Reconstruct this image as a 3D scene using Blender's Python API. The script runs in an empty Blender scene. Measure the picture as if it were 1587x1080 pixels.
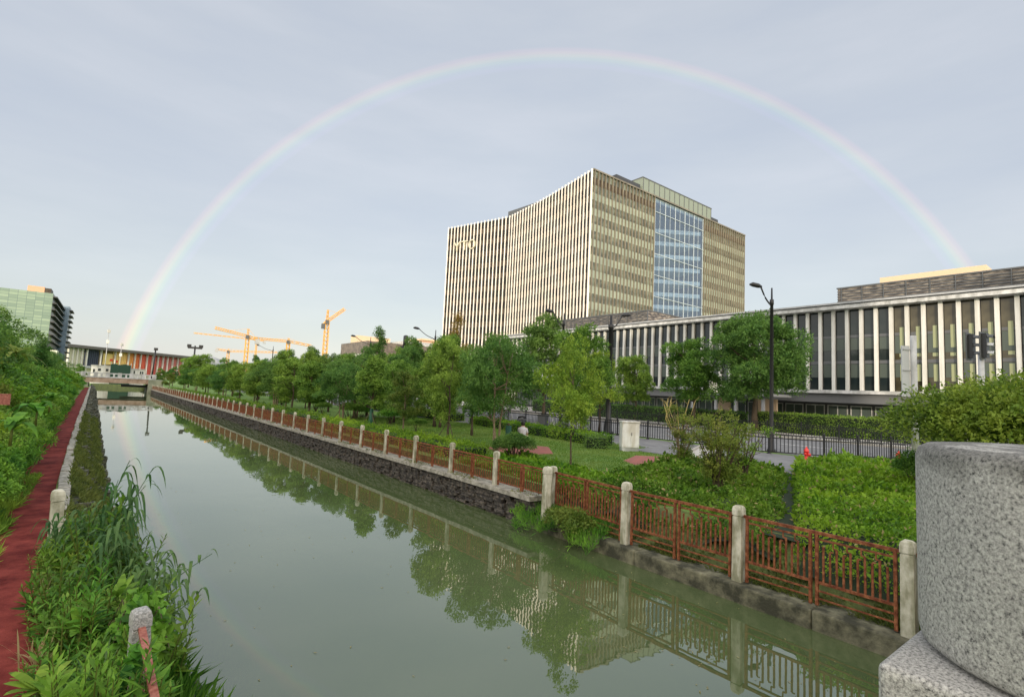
import bpy, math, random
import numpy as np
from mathutils import Vector, Matrix
C_ = bpy.context
scene = C_.scene
COL = scene.collection
R_ = math.radians
rnd = random.Random(11)

# ------------------------------------------------------------------ camera
CAM = np.array([0.0, 0.0, 3.5])
F_PX, PCX, PCY = 800.0, 793.5, 540.0
_up = np.array([432., 9280., -800.]); _up /= np.linalg.norm(_up)
_Y = np.array([165 - PCX, PCY - 580, -F_PX]); _Y -= _up * (_Y @ _up); _Y /= np.linalg.norm(_Y)
_X = np.cross(_Y, _up)
ROT = np.stack([_X, _Y, _up])          # world = ROT @ camera
cam_data = bpy.data.cameras.new('camera')
cam = bpy.data.objects.new('camera', cam_data); COL.objects.link(cam)
cam_data.sensor_width = 36.0
cam_data.lens = 36.0 * F_PX / 1587.0
cam_data.clip_start = 0.05; cam_data.clip_end = 6000
m4 = Matrix([list(ROT[i]) + [float(CAM[i])] for i in range(3)] + [[0, 0, 0, 1]])
cam.matrix_world = m4
scene.camera = cam
scene.render.resolution_x = 1024; scene.render.resolution_y = 696

# ------------------------------------------------------------------ light
SUN_EL, SUN_AZ = 7.45, 42.1 + 180.0      # compass-like: 0 = +Y, clockwise
ANTI = Vector((math.sin(R_(42.1)) * math.cos(R_(SUN_EL)), math.cos(R_(42.1)) * math.cos(R_(SUN_EL)), -math.sin(R_(SUN_EL))))
sl = bpy.data.lights.new('sun', 'SUN'); sl.energy = 2.9; sl.angle = R_(0.6); sl.color = (1.0, 0.85, 0.66)
sun = bpy.data.objects.new('sun', sl); COL.objects.link(sun)
sun.rotation_euler = ANTI.to_track_quat('-Z', 'Y').to_euler()

world = bpy.data.worlds.new('World'); scene.world = world; world.use_nodes = True
wt = world.node_tree; wn = wt.nodes; wl = wt.links; wn.clear()
def N(nodes, kind, **kw):
    n = nodes.new(kind)
    for k, v in kw.items(): setattr(n, k, v)
    return n
w_out = N(wn, 'ShaderNodeOutputWorld')
sky = N(wn, 'ShaderNodeTexSky', sky_type='NISHITA'); sky.sun_disc = False
sky.sun_elevation = R_(SUN_EL); sky.sun_rotation = R_(SUN_AZ); sky.air_density = 1.2; sky.dust_density = 0.6
bg_sky = N(wn, 'ShaderNodeBackground'); bg_sky.inputs[1].default_value = 0.05
hsv = N(wn, 'ShaderNodeHueSaturation'); hsv.inputs['Saturation'].default_value = .55; wl.new(sky.outputs[0], hsv.inputs['Color']); wl.new(hsv.outputs[0], bg_sky.inputs[0])
tc = N(wn, 'ShaderNodeTexCoord')
def dotn(vec):
    d = N(wn, 'ShaderNodeVectorMath', operation='DOT_PRODUCT'); wl.new(tc.outputs['Generated'], d.inputs[0])
    d.inputs[1].default_value = vec; return d
def ramp(nodes, stops, interp='LINEAR'):
    r = N(nodes, 'ShaderNodeValToRGB'); cr = r.color_ramp; cr.interpolation = interp
    while len(cr.elements) < len(stops): cr.elements.new(0.5)
    for e, (p, c) in zip(cr.elements, stops):
        e.position = p; e.color = (*c, 1) if len(c) == 3 else c
    return r
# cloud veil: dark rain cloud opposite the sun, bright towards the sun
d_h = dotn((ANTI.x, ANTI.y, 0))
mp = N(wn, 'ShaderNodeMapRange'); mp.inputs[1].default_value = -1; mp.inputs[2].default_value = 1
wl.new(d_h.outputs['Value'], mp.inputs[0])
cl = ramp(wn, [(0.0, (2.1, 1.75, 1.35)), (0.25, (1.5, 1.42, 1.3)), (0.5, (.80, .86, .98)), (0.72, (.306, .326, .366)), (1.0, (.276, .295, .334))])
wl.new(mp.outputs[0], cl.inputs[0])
# height tint: pale greenish grey near the horizon
sep = N(wn, 'ShaderNodeSeparateXYZ'); wl.new(tc.outputs['Generated'], sep.inputs[0])
hz = ramp(wn, [(0.0, (.74, .80, .80)), (0.12, (.82, .85, .87)), (0.3, (.89, .89, .92)), (0.7, (.97, .97, 0.97)), (1.0, (1.0, 1.0, 1.0))])
wl.new(sep.outputs[2], hz.inputs[0])
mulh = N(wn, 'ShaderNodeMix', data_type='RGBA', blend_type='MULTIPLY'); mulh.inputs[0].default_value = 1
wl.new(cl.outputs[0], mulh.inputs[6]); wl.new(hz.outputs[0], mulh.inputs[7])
# soft cloud structure, stretched sideways
mpg = N(wn, 'ShaderNodeMapping'); mpg.inputs['Scale'].default_value = (1.0, 1.0, 4.5)
wl.new(tc.outputs['Generated'], mpg.inputs[0])
nz = N(wn, 'ShaderNodeTexNoise'); nz.inputs['Scale'].default_value = 2.2; nz.inputs['Detail'].default_value = 6; nz.inputs['Roughness'].default_value = .55
wl.new(mpg.outputs[0], nz.inputs[0])
nr = ramp(wn, [(0.3, (.90, .92, .96)), (0.52, (1.0, 1.0, 1.0)), (0.72, (1.12, 1.09, 1.07))])
wl.new(nz.outputs[0], nr.inputs[0])
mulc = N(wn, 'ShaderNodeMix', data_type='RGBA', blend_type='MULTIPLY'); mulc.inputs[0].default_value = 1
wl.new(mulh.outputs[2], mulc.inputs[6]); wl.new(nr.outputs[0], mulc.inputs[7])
# the rainbow: 42 degrees round the point opposite the sun
d_r = dotn(tuple(ANTI))
ac = N(wn, 'ShaderNodeMath', operation='ARCCOSINE'); wl.new(d_r.outputs['Value'], ac.inputs[0])
dg = N(wn, 'ShaderNodeMath', operation='DEGREES'); wl.new(ac.outputs[0], dg.inputs[0])
mr = N(wn, 'ShaderNodeMapRange'); mr.inputs[1].default_value = 38.0; mr.inputs[2].default_value = 43.6
wl.new(dg.outputs[0], mr.inputs[0])
K = .010
rb = ramp(wn, [(0.0, (K, K, K)), (0.50, (K * 1.2, K * 1.2, K * 1.5)), (0.565, (.034, .026, .065)), (0.62, (.02, .045, .055)), (0.67, (.045, .095, .035)),
               (0.715, (.12, .11, .02)), (0.76, (.15, .065, .02)), (0.80, (.10, .02, .02)), (0.86, (0, 0, 0)), (1.0, (0, 0, 0))], 'EASE')
wl.new(mr.outputs[0], rb.inputs[0])
rs = ramp(wn, [(0.0, (.85, .85, .85)), (0.08, (.72, .72, .72)), (0.2, (.5, .5, .5)), (0.5, (.38, .38, .38)), (1.0, (.33, .33, .33))])
wl.new(sep.outputs[2], rs.inputs[0])
mulr = N(wn, 'ShaderNodeMix', data_type='RGBA', blend_type='MULTIPLY'); mulr.inputs[0].default_value = 1
wl.new(rb.outputs[0], mulr.inputs[6]); wl.new(rs.outputs[0], mulr.inputs[7])
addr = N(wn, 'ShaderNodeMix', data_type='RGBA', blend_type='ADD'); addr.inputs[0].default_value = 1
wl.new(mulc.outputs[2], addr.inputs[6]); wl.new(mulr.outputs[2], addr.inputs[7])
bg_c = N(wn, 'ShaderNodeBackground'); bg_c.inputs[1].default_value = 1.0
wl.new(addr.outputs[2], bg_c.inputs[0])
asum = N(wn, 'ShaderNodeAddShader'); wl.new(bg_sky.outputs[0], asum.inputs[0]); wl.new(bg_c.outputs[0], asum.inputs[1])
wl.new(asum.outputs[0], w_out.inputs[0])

vs = scene.view_settings
vs.view_transform = 'Standard'; vs.look = 'None'; vs.exposure = 0.68; vs.gamma = 1.0

# ------------------------------------------------------------------ survey helpers (photo direction + known plane -> point in the place)
def _ray(x, y): return ROT @ np.array([x - PCX, PCY - y, -F_PX])
def onz(x, y, z): d = _ray(x, y); return Vector(CAM + d * ((z - CAM[2]) / d[2]))
def onx(x, y, X): d = _ray(x, y); return Vector(CAM + d * (X / d[0]))
def ony(x, y, Y): d = _ray(x, y); return Vector(CAM + d * (Y / d[1]))

# ------------------------------------------------------------------ object helpers
def tag(o, label=None, cat=None, group=None, kind=None):
    if label: o['label'] = label
    if cat: o['category'] = cat
    if group: o['group'] = group
    if kind: o['kind'] = kind
    return o
def thing(name, label, cat, loc=(0, 0, 0), rz=0, group=None):
    o = bpy.data.objects.new(name, None); COL.objects.link(o)
    o.empty_display_size = .3
    o.location = loc; o.rotation_euler = (0, 0, rz)
    return tag(o, label, cat, group)
def copy_tree(o, parent=None, loc=None, rz=None, scale=None, label=None, group=None, only=None):
    c = o.copy(); COL.objects.link(c); c.parent = parent
    if loc is not None: c.location = loc
    if rz is not None: c.rotation_euler = (0, 0, rz)
    if scale is not None: c.scale = scale if hasattr(scale, '__len__') else (scale,) * 3
    if label: c['label'] = label
    if group: c['group'] = group
    for ch in o.children: copy_tree(ch, c)
    return c

class MB:
    """collects boxes, tubes and prisms, builds ONE mesh object"""
    def __init__(s): s.v = []; s.f = []; s.m = []; s.sm = []
    def add(s, vs, fs, mi=0, smooth=False):
        b = len(s.v); s.v += [tuple(v) for v in vs]
        for f in fs: s.f.append(tuple(b + i for i in f)); s.m.append(mi); s.sm.append(smooth)
        return s
    def box(s, a, b, mi=0):
        x0, y0, z0 = a; x1, y1, z1 = b
        return s.add([(x0, y0, z0), (x1, y0, z0), (x1, y1, z0), (x0, y1, z0), (x0, y0, z1), (x1, y0, z1), (x1, y1, z1), (x0, y1, z1)],
                     [(0, 3, 2, 1), (4, 5, 6, 7), (0, 1, 5, 4), (1, 2, 6, 5), (2, 3, 7, 6), (3, 0, 4, 7)], mi)
    def bar(s, p, q, w, h=None, mi=0, up=(0, 0, 1)):
        """box-section bar from p to q, w across, h along up"""
        h = h or w; p = Vector(p); q = Vector(q); d = (q - p).normalized(); up = Vector(up)
        if abs(d.dot(up)) > .98: up = Vector((1, 0, 0))
        sd = d.cross(up).normalized() * w / 2; u = sd.cross(d).normalized() * h / 2
        vs = [p - sd - u, p + sd - u, p + sd + u, p - sd + u, q - sd - u, q + sd - u, q + sd + u, q - sd + u]
        return s.add(vs, [(0, 3, 2, 1), (4, 5, 6, 7), (0, 1, 5, 4), (1, 2, 6, 5), (2, 3, 7, 6), (3, 0, 4, 7)], mi)
    def tube(s, pts, rs, n=8, mi=0, cap=True):
        pts = [Vector(p) for p in pts]
        if not hasattr(rs, '__len__'): rs = [rs] * len(pts)
        rings = []
        for i, p in enumerate(pts):
            a = pts[max(i - 1, 0)]; b = pts[min(i + 1, len(pts) - 1)]; d = (b - a).normalized()
            u = Vector((0, 0, 1)) if abs(d.z) < .9 else Vector((1, 0, 0))
            x = d.cross(u).normalized(); y = d.cross(x)
            rings.append([p + (x * math.cos(t) + y * math.sin(t)) * rs[i] for t in [2 * math.pi * k / n for k in range(n)]])
        vs = [v for r in rings for v in r]; fs = []
        for i in range(len(pts) - 1):
            for k in range(n):
                a = i * n + k; b = i * n + (k + 1) % n
                fs.append((a, b, b + n, a + n))
        if cap: fs.append(tuple(range(n - 1, -1, -1))); fs.append(tuple((len(pts) - 1) * n + k for k in range(n)))
        return s.add(vs, fs, mi, True)
    def lathe(s, prof, n=24, c=(0, 0), mi=0, smooth=True):
        vs = []; fs = []
        for r, z in prof:
            for k in range(n):
                t = 2 * math.pi * k / n; vs.append((c[0] + r * math.cos(t), c[1] + r * math.sin(t), z))
        for i in range(len(prof) - 1):
            for k in range(n):
                a = i * n + k; b = i * n + (k + 1) % n; fs.append((a, b, b + n, a + n))
        fs.append(tuple(range(n - 1, -1, -1))); fs.append(tuple((len(prof) - 1) * n + k for k in range(n)))
        return s.add(vs, fs, mi, smooth)
    def prism(s, poly, z0, z1, mi=0):
        n = len(poly); vs = [(x, y, z0) for x, y in poly] + [(x, y, z1) for x, y in poly]
        fs = [tuple(range(n - 1, -1, -1)), tuple(range(n, 2 * n))] + [(i, (i + 1) % n, n + (i + 1) % n, n + i) for i in range(n)]
        return s.add(vs, fs, mi)
    def build(s, name, mats, parent=None, off=None):
        if not isinstance(mats, (list, tuple)): mats = [mats]
        if off is None: off = Vector(parent.location) if (parent is not None and parent.type == 'EMPTY') else Vector((0, 0, 0))
        me = bpy.data.meshes.new(name)
        me.from_pydata([(v[0] - off[0], v[1] - off[1], v[2] - off[2]) for v in s.v], [], s.f)
        for m in mats: me.materials.append(m)
        me.polygons.foreach_set('material_index', s.m); me.polygons.foreach_set('use_smooth', s.sm); me.update()
        o = bpy.data.objects.new(name, me); COL.objects.link(o)
        if parent is not None: o.parent = parent
        return o
def bevel(o, w=.01, seg=2):
    m = o.modifiers.new('bevel', 'BEVEL'); m.width = w; m.segments = seg; m.limit_method = 'ANGLE'; m.angle_limit = R_(40); return o

# ------------------------------------------------------------------ materials
def mat(name, base, rough=.6, metal=0, spec=.5, noise=None, bump=None, trans=0, ior=None, coords='Object'):
    """noise=(scale, colour2, detail, lo, hi), bump=(scale, strength)"""
    m = bpy.data.materials.new(name); m.use_nodes = True; nt = m.node_tree; n = nt.nodes; b = n['Principled BSDF']
    b.inputs['Base Color'].default_value = (*base, 1); b.inputs['Roughness'].default_value = rough
    b.inputs['Metallic'].default_value = metal; b.inputs['Specular IOR Level'].default_value = spec
    if ior: b.inputs['IOR'].default_value = ior
    t = n.new('ShaderNodeTexCoord')
    if noise:
        sc, c2, det, lo, hi = noise
        z = n.new('ShaderNodeTexNoise'); z.inputs['Scale'].default_value = sc; z.inputs['Detail'].default_value = det; z.inputs['Roughness'].default_value = .65
        nt.links.new(t.outputs[coords], z.inputs[0])
        r = ramp(n, [(lo, base), (hi, c2)]); nt.links.new(z.outputs[0], r.inputs[0]); nt.links.new(r.outputs[0], b.inputs['Base Color'])
    if bump:
        z2 = n.new('ShaderNodeTexNoise'); z2.inputs['Scale'].default_value = bump[0]; z2.inputs['Detail'].default_value = 5
        nt.links.new(t.outputs[coords], z2.inputs[0])
        bp = n.new('ShaderNodeBump'); bp.inputs['Strength'].default_value = bump[1]; bp.inputs['Distance'].default_value = .02
        nt.links.new(z2.outputs[0], bp.inputs['Height']); nt.links.new(bp.outputs[0], b.inputs['Normal'])
    return m
def leafmat(name, c1, c2, c3=None, clump=1.2, rough=.55, transl=.4):
    """c1/c2 mix per leaf, c3 by clumps of growth"""
    m = bpy.data.materials.new(name); m.use_nodes = True; nt = m.node_tree; n = nt.nodes; L = nt.links; b = n['Principled BSDF']
    g = n.new('ShaderNodeNewGeometry'); oi = n.new('ShaderNodeObjectInfo'); t = n.new('ShaderNodeTexCoord')
    r = ramp(n, [(0.0, c1), (1.0, c2)]); L.new(g.outputs['Random Per Island'], r.inputs[0])
    z = n.new('ShaderNodeTexNoise'); z.inputs['Scale'].default_value = clump; z.inputs['Detail'].default_value = 3; L.new(t.outputs['Object'], z.inputs[0])
    zr = ramp(n, [(.42, (0, 0, 0)), (.66, (1, 1, 1))]); L.new(z.outputs[0], zr.inputs[0])
    mx = n.new('ShaderNodeMix'); mx.data_type = 'RGBA'; L.new(zr.outputs[0], mx.inputs[0]); L.new(r.outputs[0], mx.inputs[6]); mx.inputs[7].default_value = (*(c3 or c2), 1)
    hs = n.new('ShaderNodeHueSaturation'); L.new(mx.outputs[2], hs.inputs['Color'])
    hm = n.new('ShaderNodeMapRange'); hm.inputs[3].default_value = .478; hm.inputs[4].default_value = .515; L.new(oi.outputs['Random'], hm.inputs[0]); L.new(hm.outputs[0], hs.inputs['Hue'])
    vm = n.new('ShaderNodeMapRange'); vm.inputs[3].default_value = 1.15; vm.inputs[4].default_value = .82; L.new(oi.outputs['Random'], vm.inputs[0]); L.new(vm.outputs[0], hs.inputs['Value'])
    L.new(hs.outputs[0], b.inputs['Base Color']); b.inputs['Roughness'].default_value = rough; b.inputs['Specular IOR Level'].default_value = .22
    tr = n.new('ShaderNodeBsdfTranslucent'); L.new(hs.outputs[0], tr.inputs[0])
    ms = n.new('ShaderNodeMixShader'); ms.inputs[0].default_value = transl; L.new(b.outputs[0], ms.inputs[1]); L.new(tr.outputs[0], ms.inputs[2])
    L.new(ms.outputs[0], n['Material Output'].inputs[0])
    return m

M = {}
M['granite'] = mat('granite', (.20, .20, .19), .75, noise=(60, (.42, .41, .39), 6, .42, .60), bump=(90, .35))
def speckled():
    m = bpy.data.materials.new('speckled granite'); m.use_nodes = True; nt = m.node_tree; n = nt.nodes; L = nt.links; b = n['Principled BSDF']
    t = n.new('ShaderNodeTexCoord')
    z = n.new('ShaderNodeTexNoise'); z.inputs['Scale'].default_value = 190; z.inputs['Detail'].default_value = 5; z.inputs['Roughness'].default_value = .75; L.new(t.outputs['Object'], z.inputs[0])
    r = ramp(n, [(.35, (.045, .045, .045)), (.43, (.23, .225, .215)), (.56, (.41, .40, .38)), (.68, (.55, .54, .51))]); L.new(z.outputs[0], r.inputs[0])
    z2 = n.new('ShaderNodeTexNoise'); z2.inputs['Scale'].default_value = 4; z2.inputs['Detail'].default_value = 8; L.new(t.outputs['Object'], z2.inputs[0])
    r2 = ramp(n, [(.32, (.90, .90, .88)), (.62, (1.08, 1.07, 1.03))]); L.new(z2.outputs[0], r2.inputs[0])
    mx = n.new('ShaderNodeMix'); mx.data_type = 'RGBA'; mx.blend_type = 'MULTIPLY'; mx.inputs[0].default_value = 1; L.new(r.outputs[0], mx.inputs[6]); L.new(r2.outputs[0], mx.inputs[7])
    sp = n.new('ShaderNodeSeparateXYZ'); L.new(t.outputs['Object'], sp.inputs[0])
    z3 = n.new('ShaderNodeTexNoise'); z3.inputs['Scale'].default_value = 14; z3.inputs['Detail'].default_value = 7; L.new(t.outputs['Object'], z3.inputs[0])
    ad = n.new('ShaderNodeMath'); ad.operation = 'MULTIPLY_ADD'; ad.inputs[1].default_value = .10; L.new(z3.outputs[0], ad.inputs[0]); L.new(sp.outputs[2], ad.inputs[2])
    mrg = n.new('ShaderNodeMapRange'); mrg.inputs[1].default_value = .345; mrg.inputs[2].default_value = .415; L.new(ad.outputs[0], mrg.inputs[0])
    rg = ramp(n, [(0, (1, 1, 1)), (.55, (.42, .42, .41)), (.80, (.38, .38, .37)), (.92, (.95, .95, .93))]); L.new(mrg.outputs[0], rg.inputs[0])
    my = n.new('ShaderNodeMix'); my.data_type = 'RGBA'; my.blend_type = 'MULTIPLY'; my.inputs[0].default_value = .9; L.new(mx.outputs[2], my.inputs[6]); L.new(rg.outputs[0], my.inputs[7])
    L.new(my.outputs[2], b.inputs['Base Color']); b.inputs['Roughness'].default_value = .85
    bp = n.new('ShaderNodeBump'); bp.inputs['Strength'].default_value = .5; bp.inputs['Distance'].default_value = .004; L.new(z.outputs[0], bp.inputs['Height']); L.new(bp.outputs[0], b.inputs['Normal'])
    return m
M['speckle'] = speckled()
M['post'] = mat('weathered fence granite', (.38, .37, .28), .85, noise=(9, (.55, .53, .43), 8, .3, .62), bump=(60, .3))
M['rust'] = mat('rust red painted steel', (.13, .038, .017), .7, spec=.2, noise=(9, (.30, .120, .052), 8, .4, .65), bump=(60, .2))
M['redrail'] = mat('faded red rail', (.20, .05, .035), .65, noise=(30, (.34, .13, .09), 6, .4, .65))
M['concrete'] = mat('stained concrete ledge', (.035, .035, .02), .9, noise=(3, (.20, .19, .12), 9, .42, .68), bump=(20, .6))
M['coping'] = mat('pale coping stone', (.16, .15, .12), .9, noise=(6, (.38, .36, .30), 8, .38, .62), bump=(25, .5))
M['stone'] = mat('dark dry stone', (.022, .019, .016), .8, noise=(9, (.16, .135, .105), 7, .45, .7), bump=(18, .8))
M['rock'] = mat('mossy rock', (.025, .03, .015), .9, noise=(5, (.13, .125, .08), 7, .42, .66), bump=(14, .9))
M['path'] = mat('red rubber path', (.075, .006, .005), .85, spec=.15, noise=(2.3, (.235, .045, .034), 10, .36, .68), bump=(70, .3))
M['pavered'] = mat('red paving', (.33, .10, .08), .85, noise=(3, (.22, .09, .07), 5, .4, .6))
M['lawn'] = mat('short lawn', (.08, .17, .025), .9, noise=(.8, (.15, .23, .04), 9, .38, .66), bump=(60, .7))
M['soil'] = mat('mossy soil', (.05, .06, .02), .95, noise=(3, (.10, .13, .03), 8, .4, .62), bump=(20, .9))
M['asphalt'] = mat('grey road surface', (.13, .13, .135), .85, noise=(1.5, (.20, .20, .20), 8, .4, .65), bump=(120, .2))
M['pave'] = mat('pale pavement', (.36, .34, .31), .85, noise=(2, (.46, .44, .40), 8, .4, .65))
M['kerb'] = mat('kerb stone', (.40, .38, .33), .85, noise=(8, (.28, .27, .24), 6, .4, .6))
M['paint'] = mat('road paint', (.75, .75, .72), .7)
M['fin'] = mat('cream metal fin', (.74, .70, .64), .38, noise=(.15, (.68, .64, .58), 3, .4, .6))
M['finbronze'] = mat('bronze metal fin', (.115, .10, .07), .4, noise=(.4, (.17, .15, .11), 3, .4, .6))
M['spanbrown'] = mat('brown spandrel', (.035, .026, .020), .5, spec=.2, noise=(.5, (.06, .048, .036), 3, .4, .6))
M['spangreen'] = mat('pale green spandrel glass', (.17, .205, .165), .3, noise=(.12, (.27, .305, .24), 4, .35, .65))
M['glassdark'] = mat('dark window glass', (.010, .010, .010), .08, spec=.12, noise=(.3, (.02, .02, .018), 3, .4, .6))
M['glasspod'] = mat('smoked podium glass', (.010, .016, .018), .07, spec=.3, noise=(.25, (.03, .036, .034), 2, .4, .6))
M['glassolive'] = mat('olive window glass', (.06, .068, .056), .1, spec=.3, noise=(.35, (.15, .17, .13), 4, .45, .62))
M['glasspod_sun'] = mat('podium glass with painted sun warmth', (.030, .026, .016), .07, spec=.3, noise=(.3, (.075, .066, .040), 3, .4, .6))  # copy of the podium glass with warm sunlight painted into its colour
M['blind'] = mat('grey green blind behind glass', (.06, .075, .065), .3, spec=.25)
M['blindpale'] = mat('pale blind behind glass', (.24, .26, .15), .4, spec=.25)
M['white'] = mat('white column paint', (.56, .565, .54), .5, noise=(.5, (.49, .495, .47), 5, .4, .65))
M['offwhite'] = mat('light grey metal', (.52, .53, .53), .5, noise=(1, (.40, .41, .41), 4, .4, .6))
M['greymetal'] = mat('grey metal', (.26, .27, .28), .45, noise=(1, (.33, .34, .35), 4, .4, .6))
M['dark'] = mat('dark metal', (.025, .026, .028), .5)
M['darkgrey'] = mat('dark grey metal', (.07, .075, .08), .5)
M['black'] = mat('black painted iron', (.010, .010, .011), .45)
M['atrium'] = mat('mullion white', (.36, .42, .46), .4)
M['slab'] = mat('atrium floor edge', (.70, .72, .56), .5)
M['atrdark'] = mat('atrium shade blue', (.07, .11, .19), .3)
M['orange'] = mat('crane orange paint', (.58, .31, .07), .5)
M['sandstone'] = mat('sandstone plaster', (.56, .42, .28), .7)
M['glassgreen'] = None
M['bark'] = mat('bark', (.055, .038, .022), .9, noise=(18, (.13, .10, .065), 6, .4, .65), bump=(30, .8))
M['barkpale'] = mat('pale bark', (.16, .12, .07), .9, noise=(14, (.26, .20, .13), 6, .4, .65), bump=(30, .6))
M['hydrant'] = mat('hydrant red', (.62, .03, .02), .4)
M['cabinet'] = mat('cabinet cream white', (.70, .71, .70), .45, noise=(2, (.62, .62, .60), 4, .4, .65))
M['skin'] = mat('skin', (.55, .33, .24), .6)
M['hair'] = mat('black hair', (.012, .010, .009), .5)
M['shirt'] = mat('pale shirt', (.62, .62, .63), .8, noise=(40, (.30, .30, .36), 3, .52, .6))
M['trouser'] = mat('beige trousers', (.46, .38, .28), .8)
M['wrap'] = mat('green trunk wrap', (.01, .07, .04), .7)
def dirty(m, zlo, zhi, col, scale, stretch, amt):
    """rain streaks and grime with a shape of their own, multiplied onto the colour"""
    nt = m.node_tree; n = nt.nodes; L = nt.links; b = n['Principled BSDF']; src = b.inputs['Base Color'].links[0].from_socket
    t = n.new('ShaderNodeTexCoord'); mp = n.new('ShaderNodeMapping'); mp.inputs['Scale'].default_value = (1, 1, stretch); L.new(t.outputs['Object'], mp.inputs[0])
    z = n.new('ShaderNodeTexNoise'); z.inputs['Scale'].default_value = scale; z.inputs['Detail'].default_value = 6; L.new(mp.outputs[0], z.inputs[0])
    oi = n.new('ShaderNodeObjectInfo'); av = n.new('ShaderNodeVectorMath'); av.operation = 'ADD'; L.new(mp.outputs[0], av.inputs[0]); L.new(oi.outputs['Location'], av.inputs[1]); L.new(av.outputs[0], z.inputs[0])
    r = ramp(n, [(zlo, col), (zhi, (1, 1, 1))]); L.new(z.outputs[0], r.inputs[0])
    mx = n.new('ShaderNodeMix'); mx.data_type = 'RGBA'; mx.blend_type = 'MULTIPLY'; mx.inputs[0].default_value = amt; L.new(src, mx.inputs[6]); L.new(r.outputs[0], mx.inputs[7]); L.new(mx.outputs[2], b.inputs['Base Color'])
dirty(M['white'], .36, .56, (.80, .79, .75), 3.0, .06, .9)
dirty(M['fin'], .38, .55, (.86, .84, .80), 1.2, .05, .9)
dirty(M['post'], .40, .60, (.42, .43, .33), 7.0, .35, .9)
dirty(M['offwhite'], .40, .60, (.6, .6, .58), 1.4, .5, .9)
dirty(M['rust'], .40, .56, (.60, .50, .45), 22, 1, .8)
dirty(M['cabinet'], .38, .58, (.72, .68, .60), 5, .2, .9)
# transparent-ish atrium glass
def glassmix(name, col, fac):
    m = bpy.data.materials.new(name); m.use_nodes = True; nt = m.node_tree; n = nt.nodes; b = n['Principled BSDF']
    b.inputs['Base Color'].default_value = (*col, 1); b.inputs['Roughness'].default_value = .05; b.inputs['Specular IOR Level'].default_value = 1
    tr = n.new('ShaderNodeBsdfTransparent'); tr.inputs[0].default_value = (.80, .88, 1.0, 1); ms = n.new('ShaderNodeMixShader'); ms.inputs[0].default_value = fac
    nt.links.new(b.outputs[0], ms.inputs[1]); nt.links.new(tr.outputs[0], ms.inputs[2]); nt.links.new(ms.outputs[0], n['Material Output'].inputs[0]); return m
M['atrglass'] = glassmix('blue atrium glass', (.15, .20, .27), .72)

# green glass grid of the far office
def gridglass():
    m = bpy.data.materials.new('green glass grid'); m.use_nodes = True; nt = m.node_tree; n = nt.nodes; L = nt.links; b = n['Principled BSDF']
    t = n.new('ShaderNodeTexCoord'); mp_ = n.new('ShaderNodeMapping'); mp_.inputs['Rotation'].default_value = (R_(90), 0, 0); L.new(t.outputs['Object'], mp_.inputs[0])
    br = n.new('ShaderNodeTexBrick'); br.offset = 0; br.inputs['Color1'].default_value = (.13, .19, .15, 1); br.inputs['Color2'].default_value = (.20, .27, .20, 1); br.inputs['Mortar'].default_value = (.10, .15, .13, 1)
    br.inputs['Scale'].default_value = 1.0; br.inputs['Brick Width'].default_value = 3.0; br.inputs['Row Height'].default_value = 1.35; br.inputs['Mortar Size'].default_value = .10
    L.new(mp_.outputs[0], br.inputs[0]); L.new(br.outputs[0], b.inputs['Base Color']); b.inputs['Roughness'].default_value = .25; return m
M['gridglass'] = gridglass()

M['leaf_mid'] = leafmat('camphor leaves', (.042, .115, .016), (.19, .34, .050), (.25, .40, .065))
M['leaf_dark'] = leafmat('dark evergreen leaves', (.026, .085, .018), (.125, .265, .050), (.16, .30, .060))
M['leaf_yel'] = leafmat('yellow green leaves', (.055, .135, .014), (.20, .365, .040), (.27, .41, .048), clump=1.6)
M['leaf_oliv'] = leafmat('olive leaves', (.075, .145, .020), (.15, .225, .035), (.21, .25, .045), clump=1.4)
M['leaf_bright'] = leafmat('bright hedge leaves', (.035, .12, .008), (.17, .34, .020), (.23, .39, .028), clump=.7)
M['leaf_cover'] = leafmat('ground cover leaves', (.024, .085, .008), (.11, .245, .022), (.16, .29, .028), clump=.7)
M['leaf_fore'] = leafmat('fresh weed leaves', (.022, .10, .012), (.12, .32, .034), (.20, .41, .045), clump=1.8)
M['leaf_reed'] = leafmat('reed leaves', (.045, .115, .035), (.10, .20, .06), (.13, .22, .07), clump=2)
M['leaf_osm'] = leafmat('osmanthus leaves', (.028, .085, .010), (.125, .245, .028), (.19, .29, .035), clump=1.3)
M['leaf_aut'] = leafmat('rusty autumn leaves', (.20, .17, .04), (.34, .24, .06), (.30, .25, .05), clump=2)
M['leaf_moss'] = leafmat('moss weeds', (.06, .09, .02), (.13, .17, .035), (.16, .19, .04), clump=2)
M['leaf_dry'] = leafmat('dry grass', (.30, .25, .10), (.42, .36, .18), (.38, .32, .14))
M['leaf_core'] = mat('inner twigs', (.012, .024, .008), .95)

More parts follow.
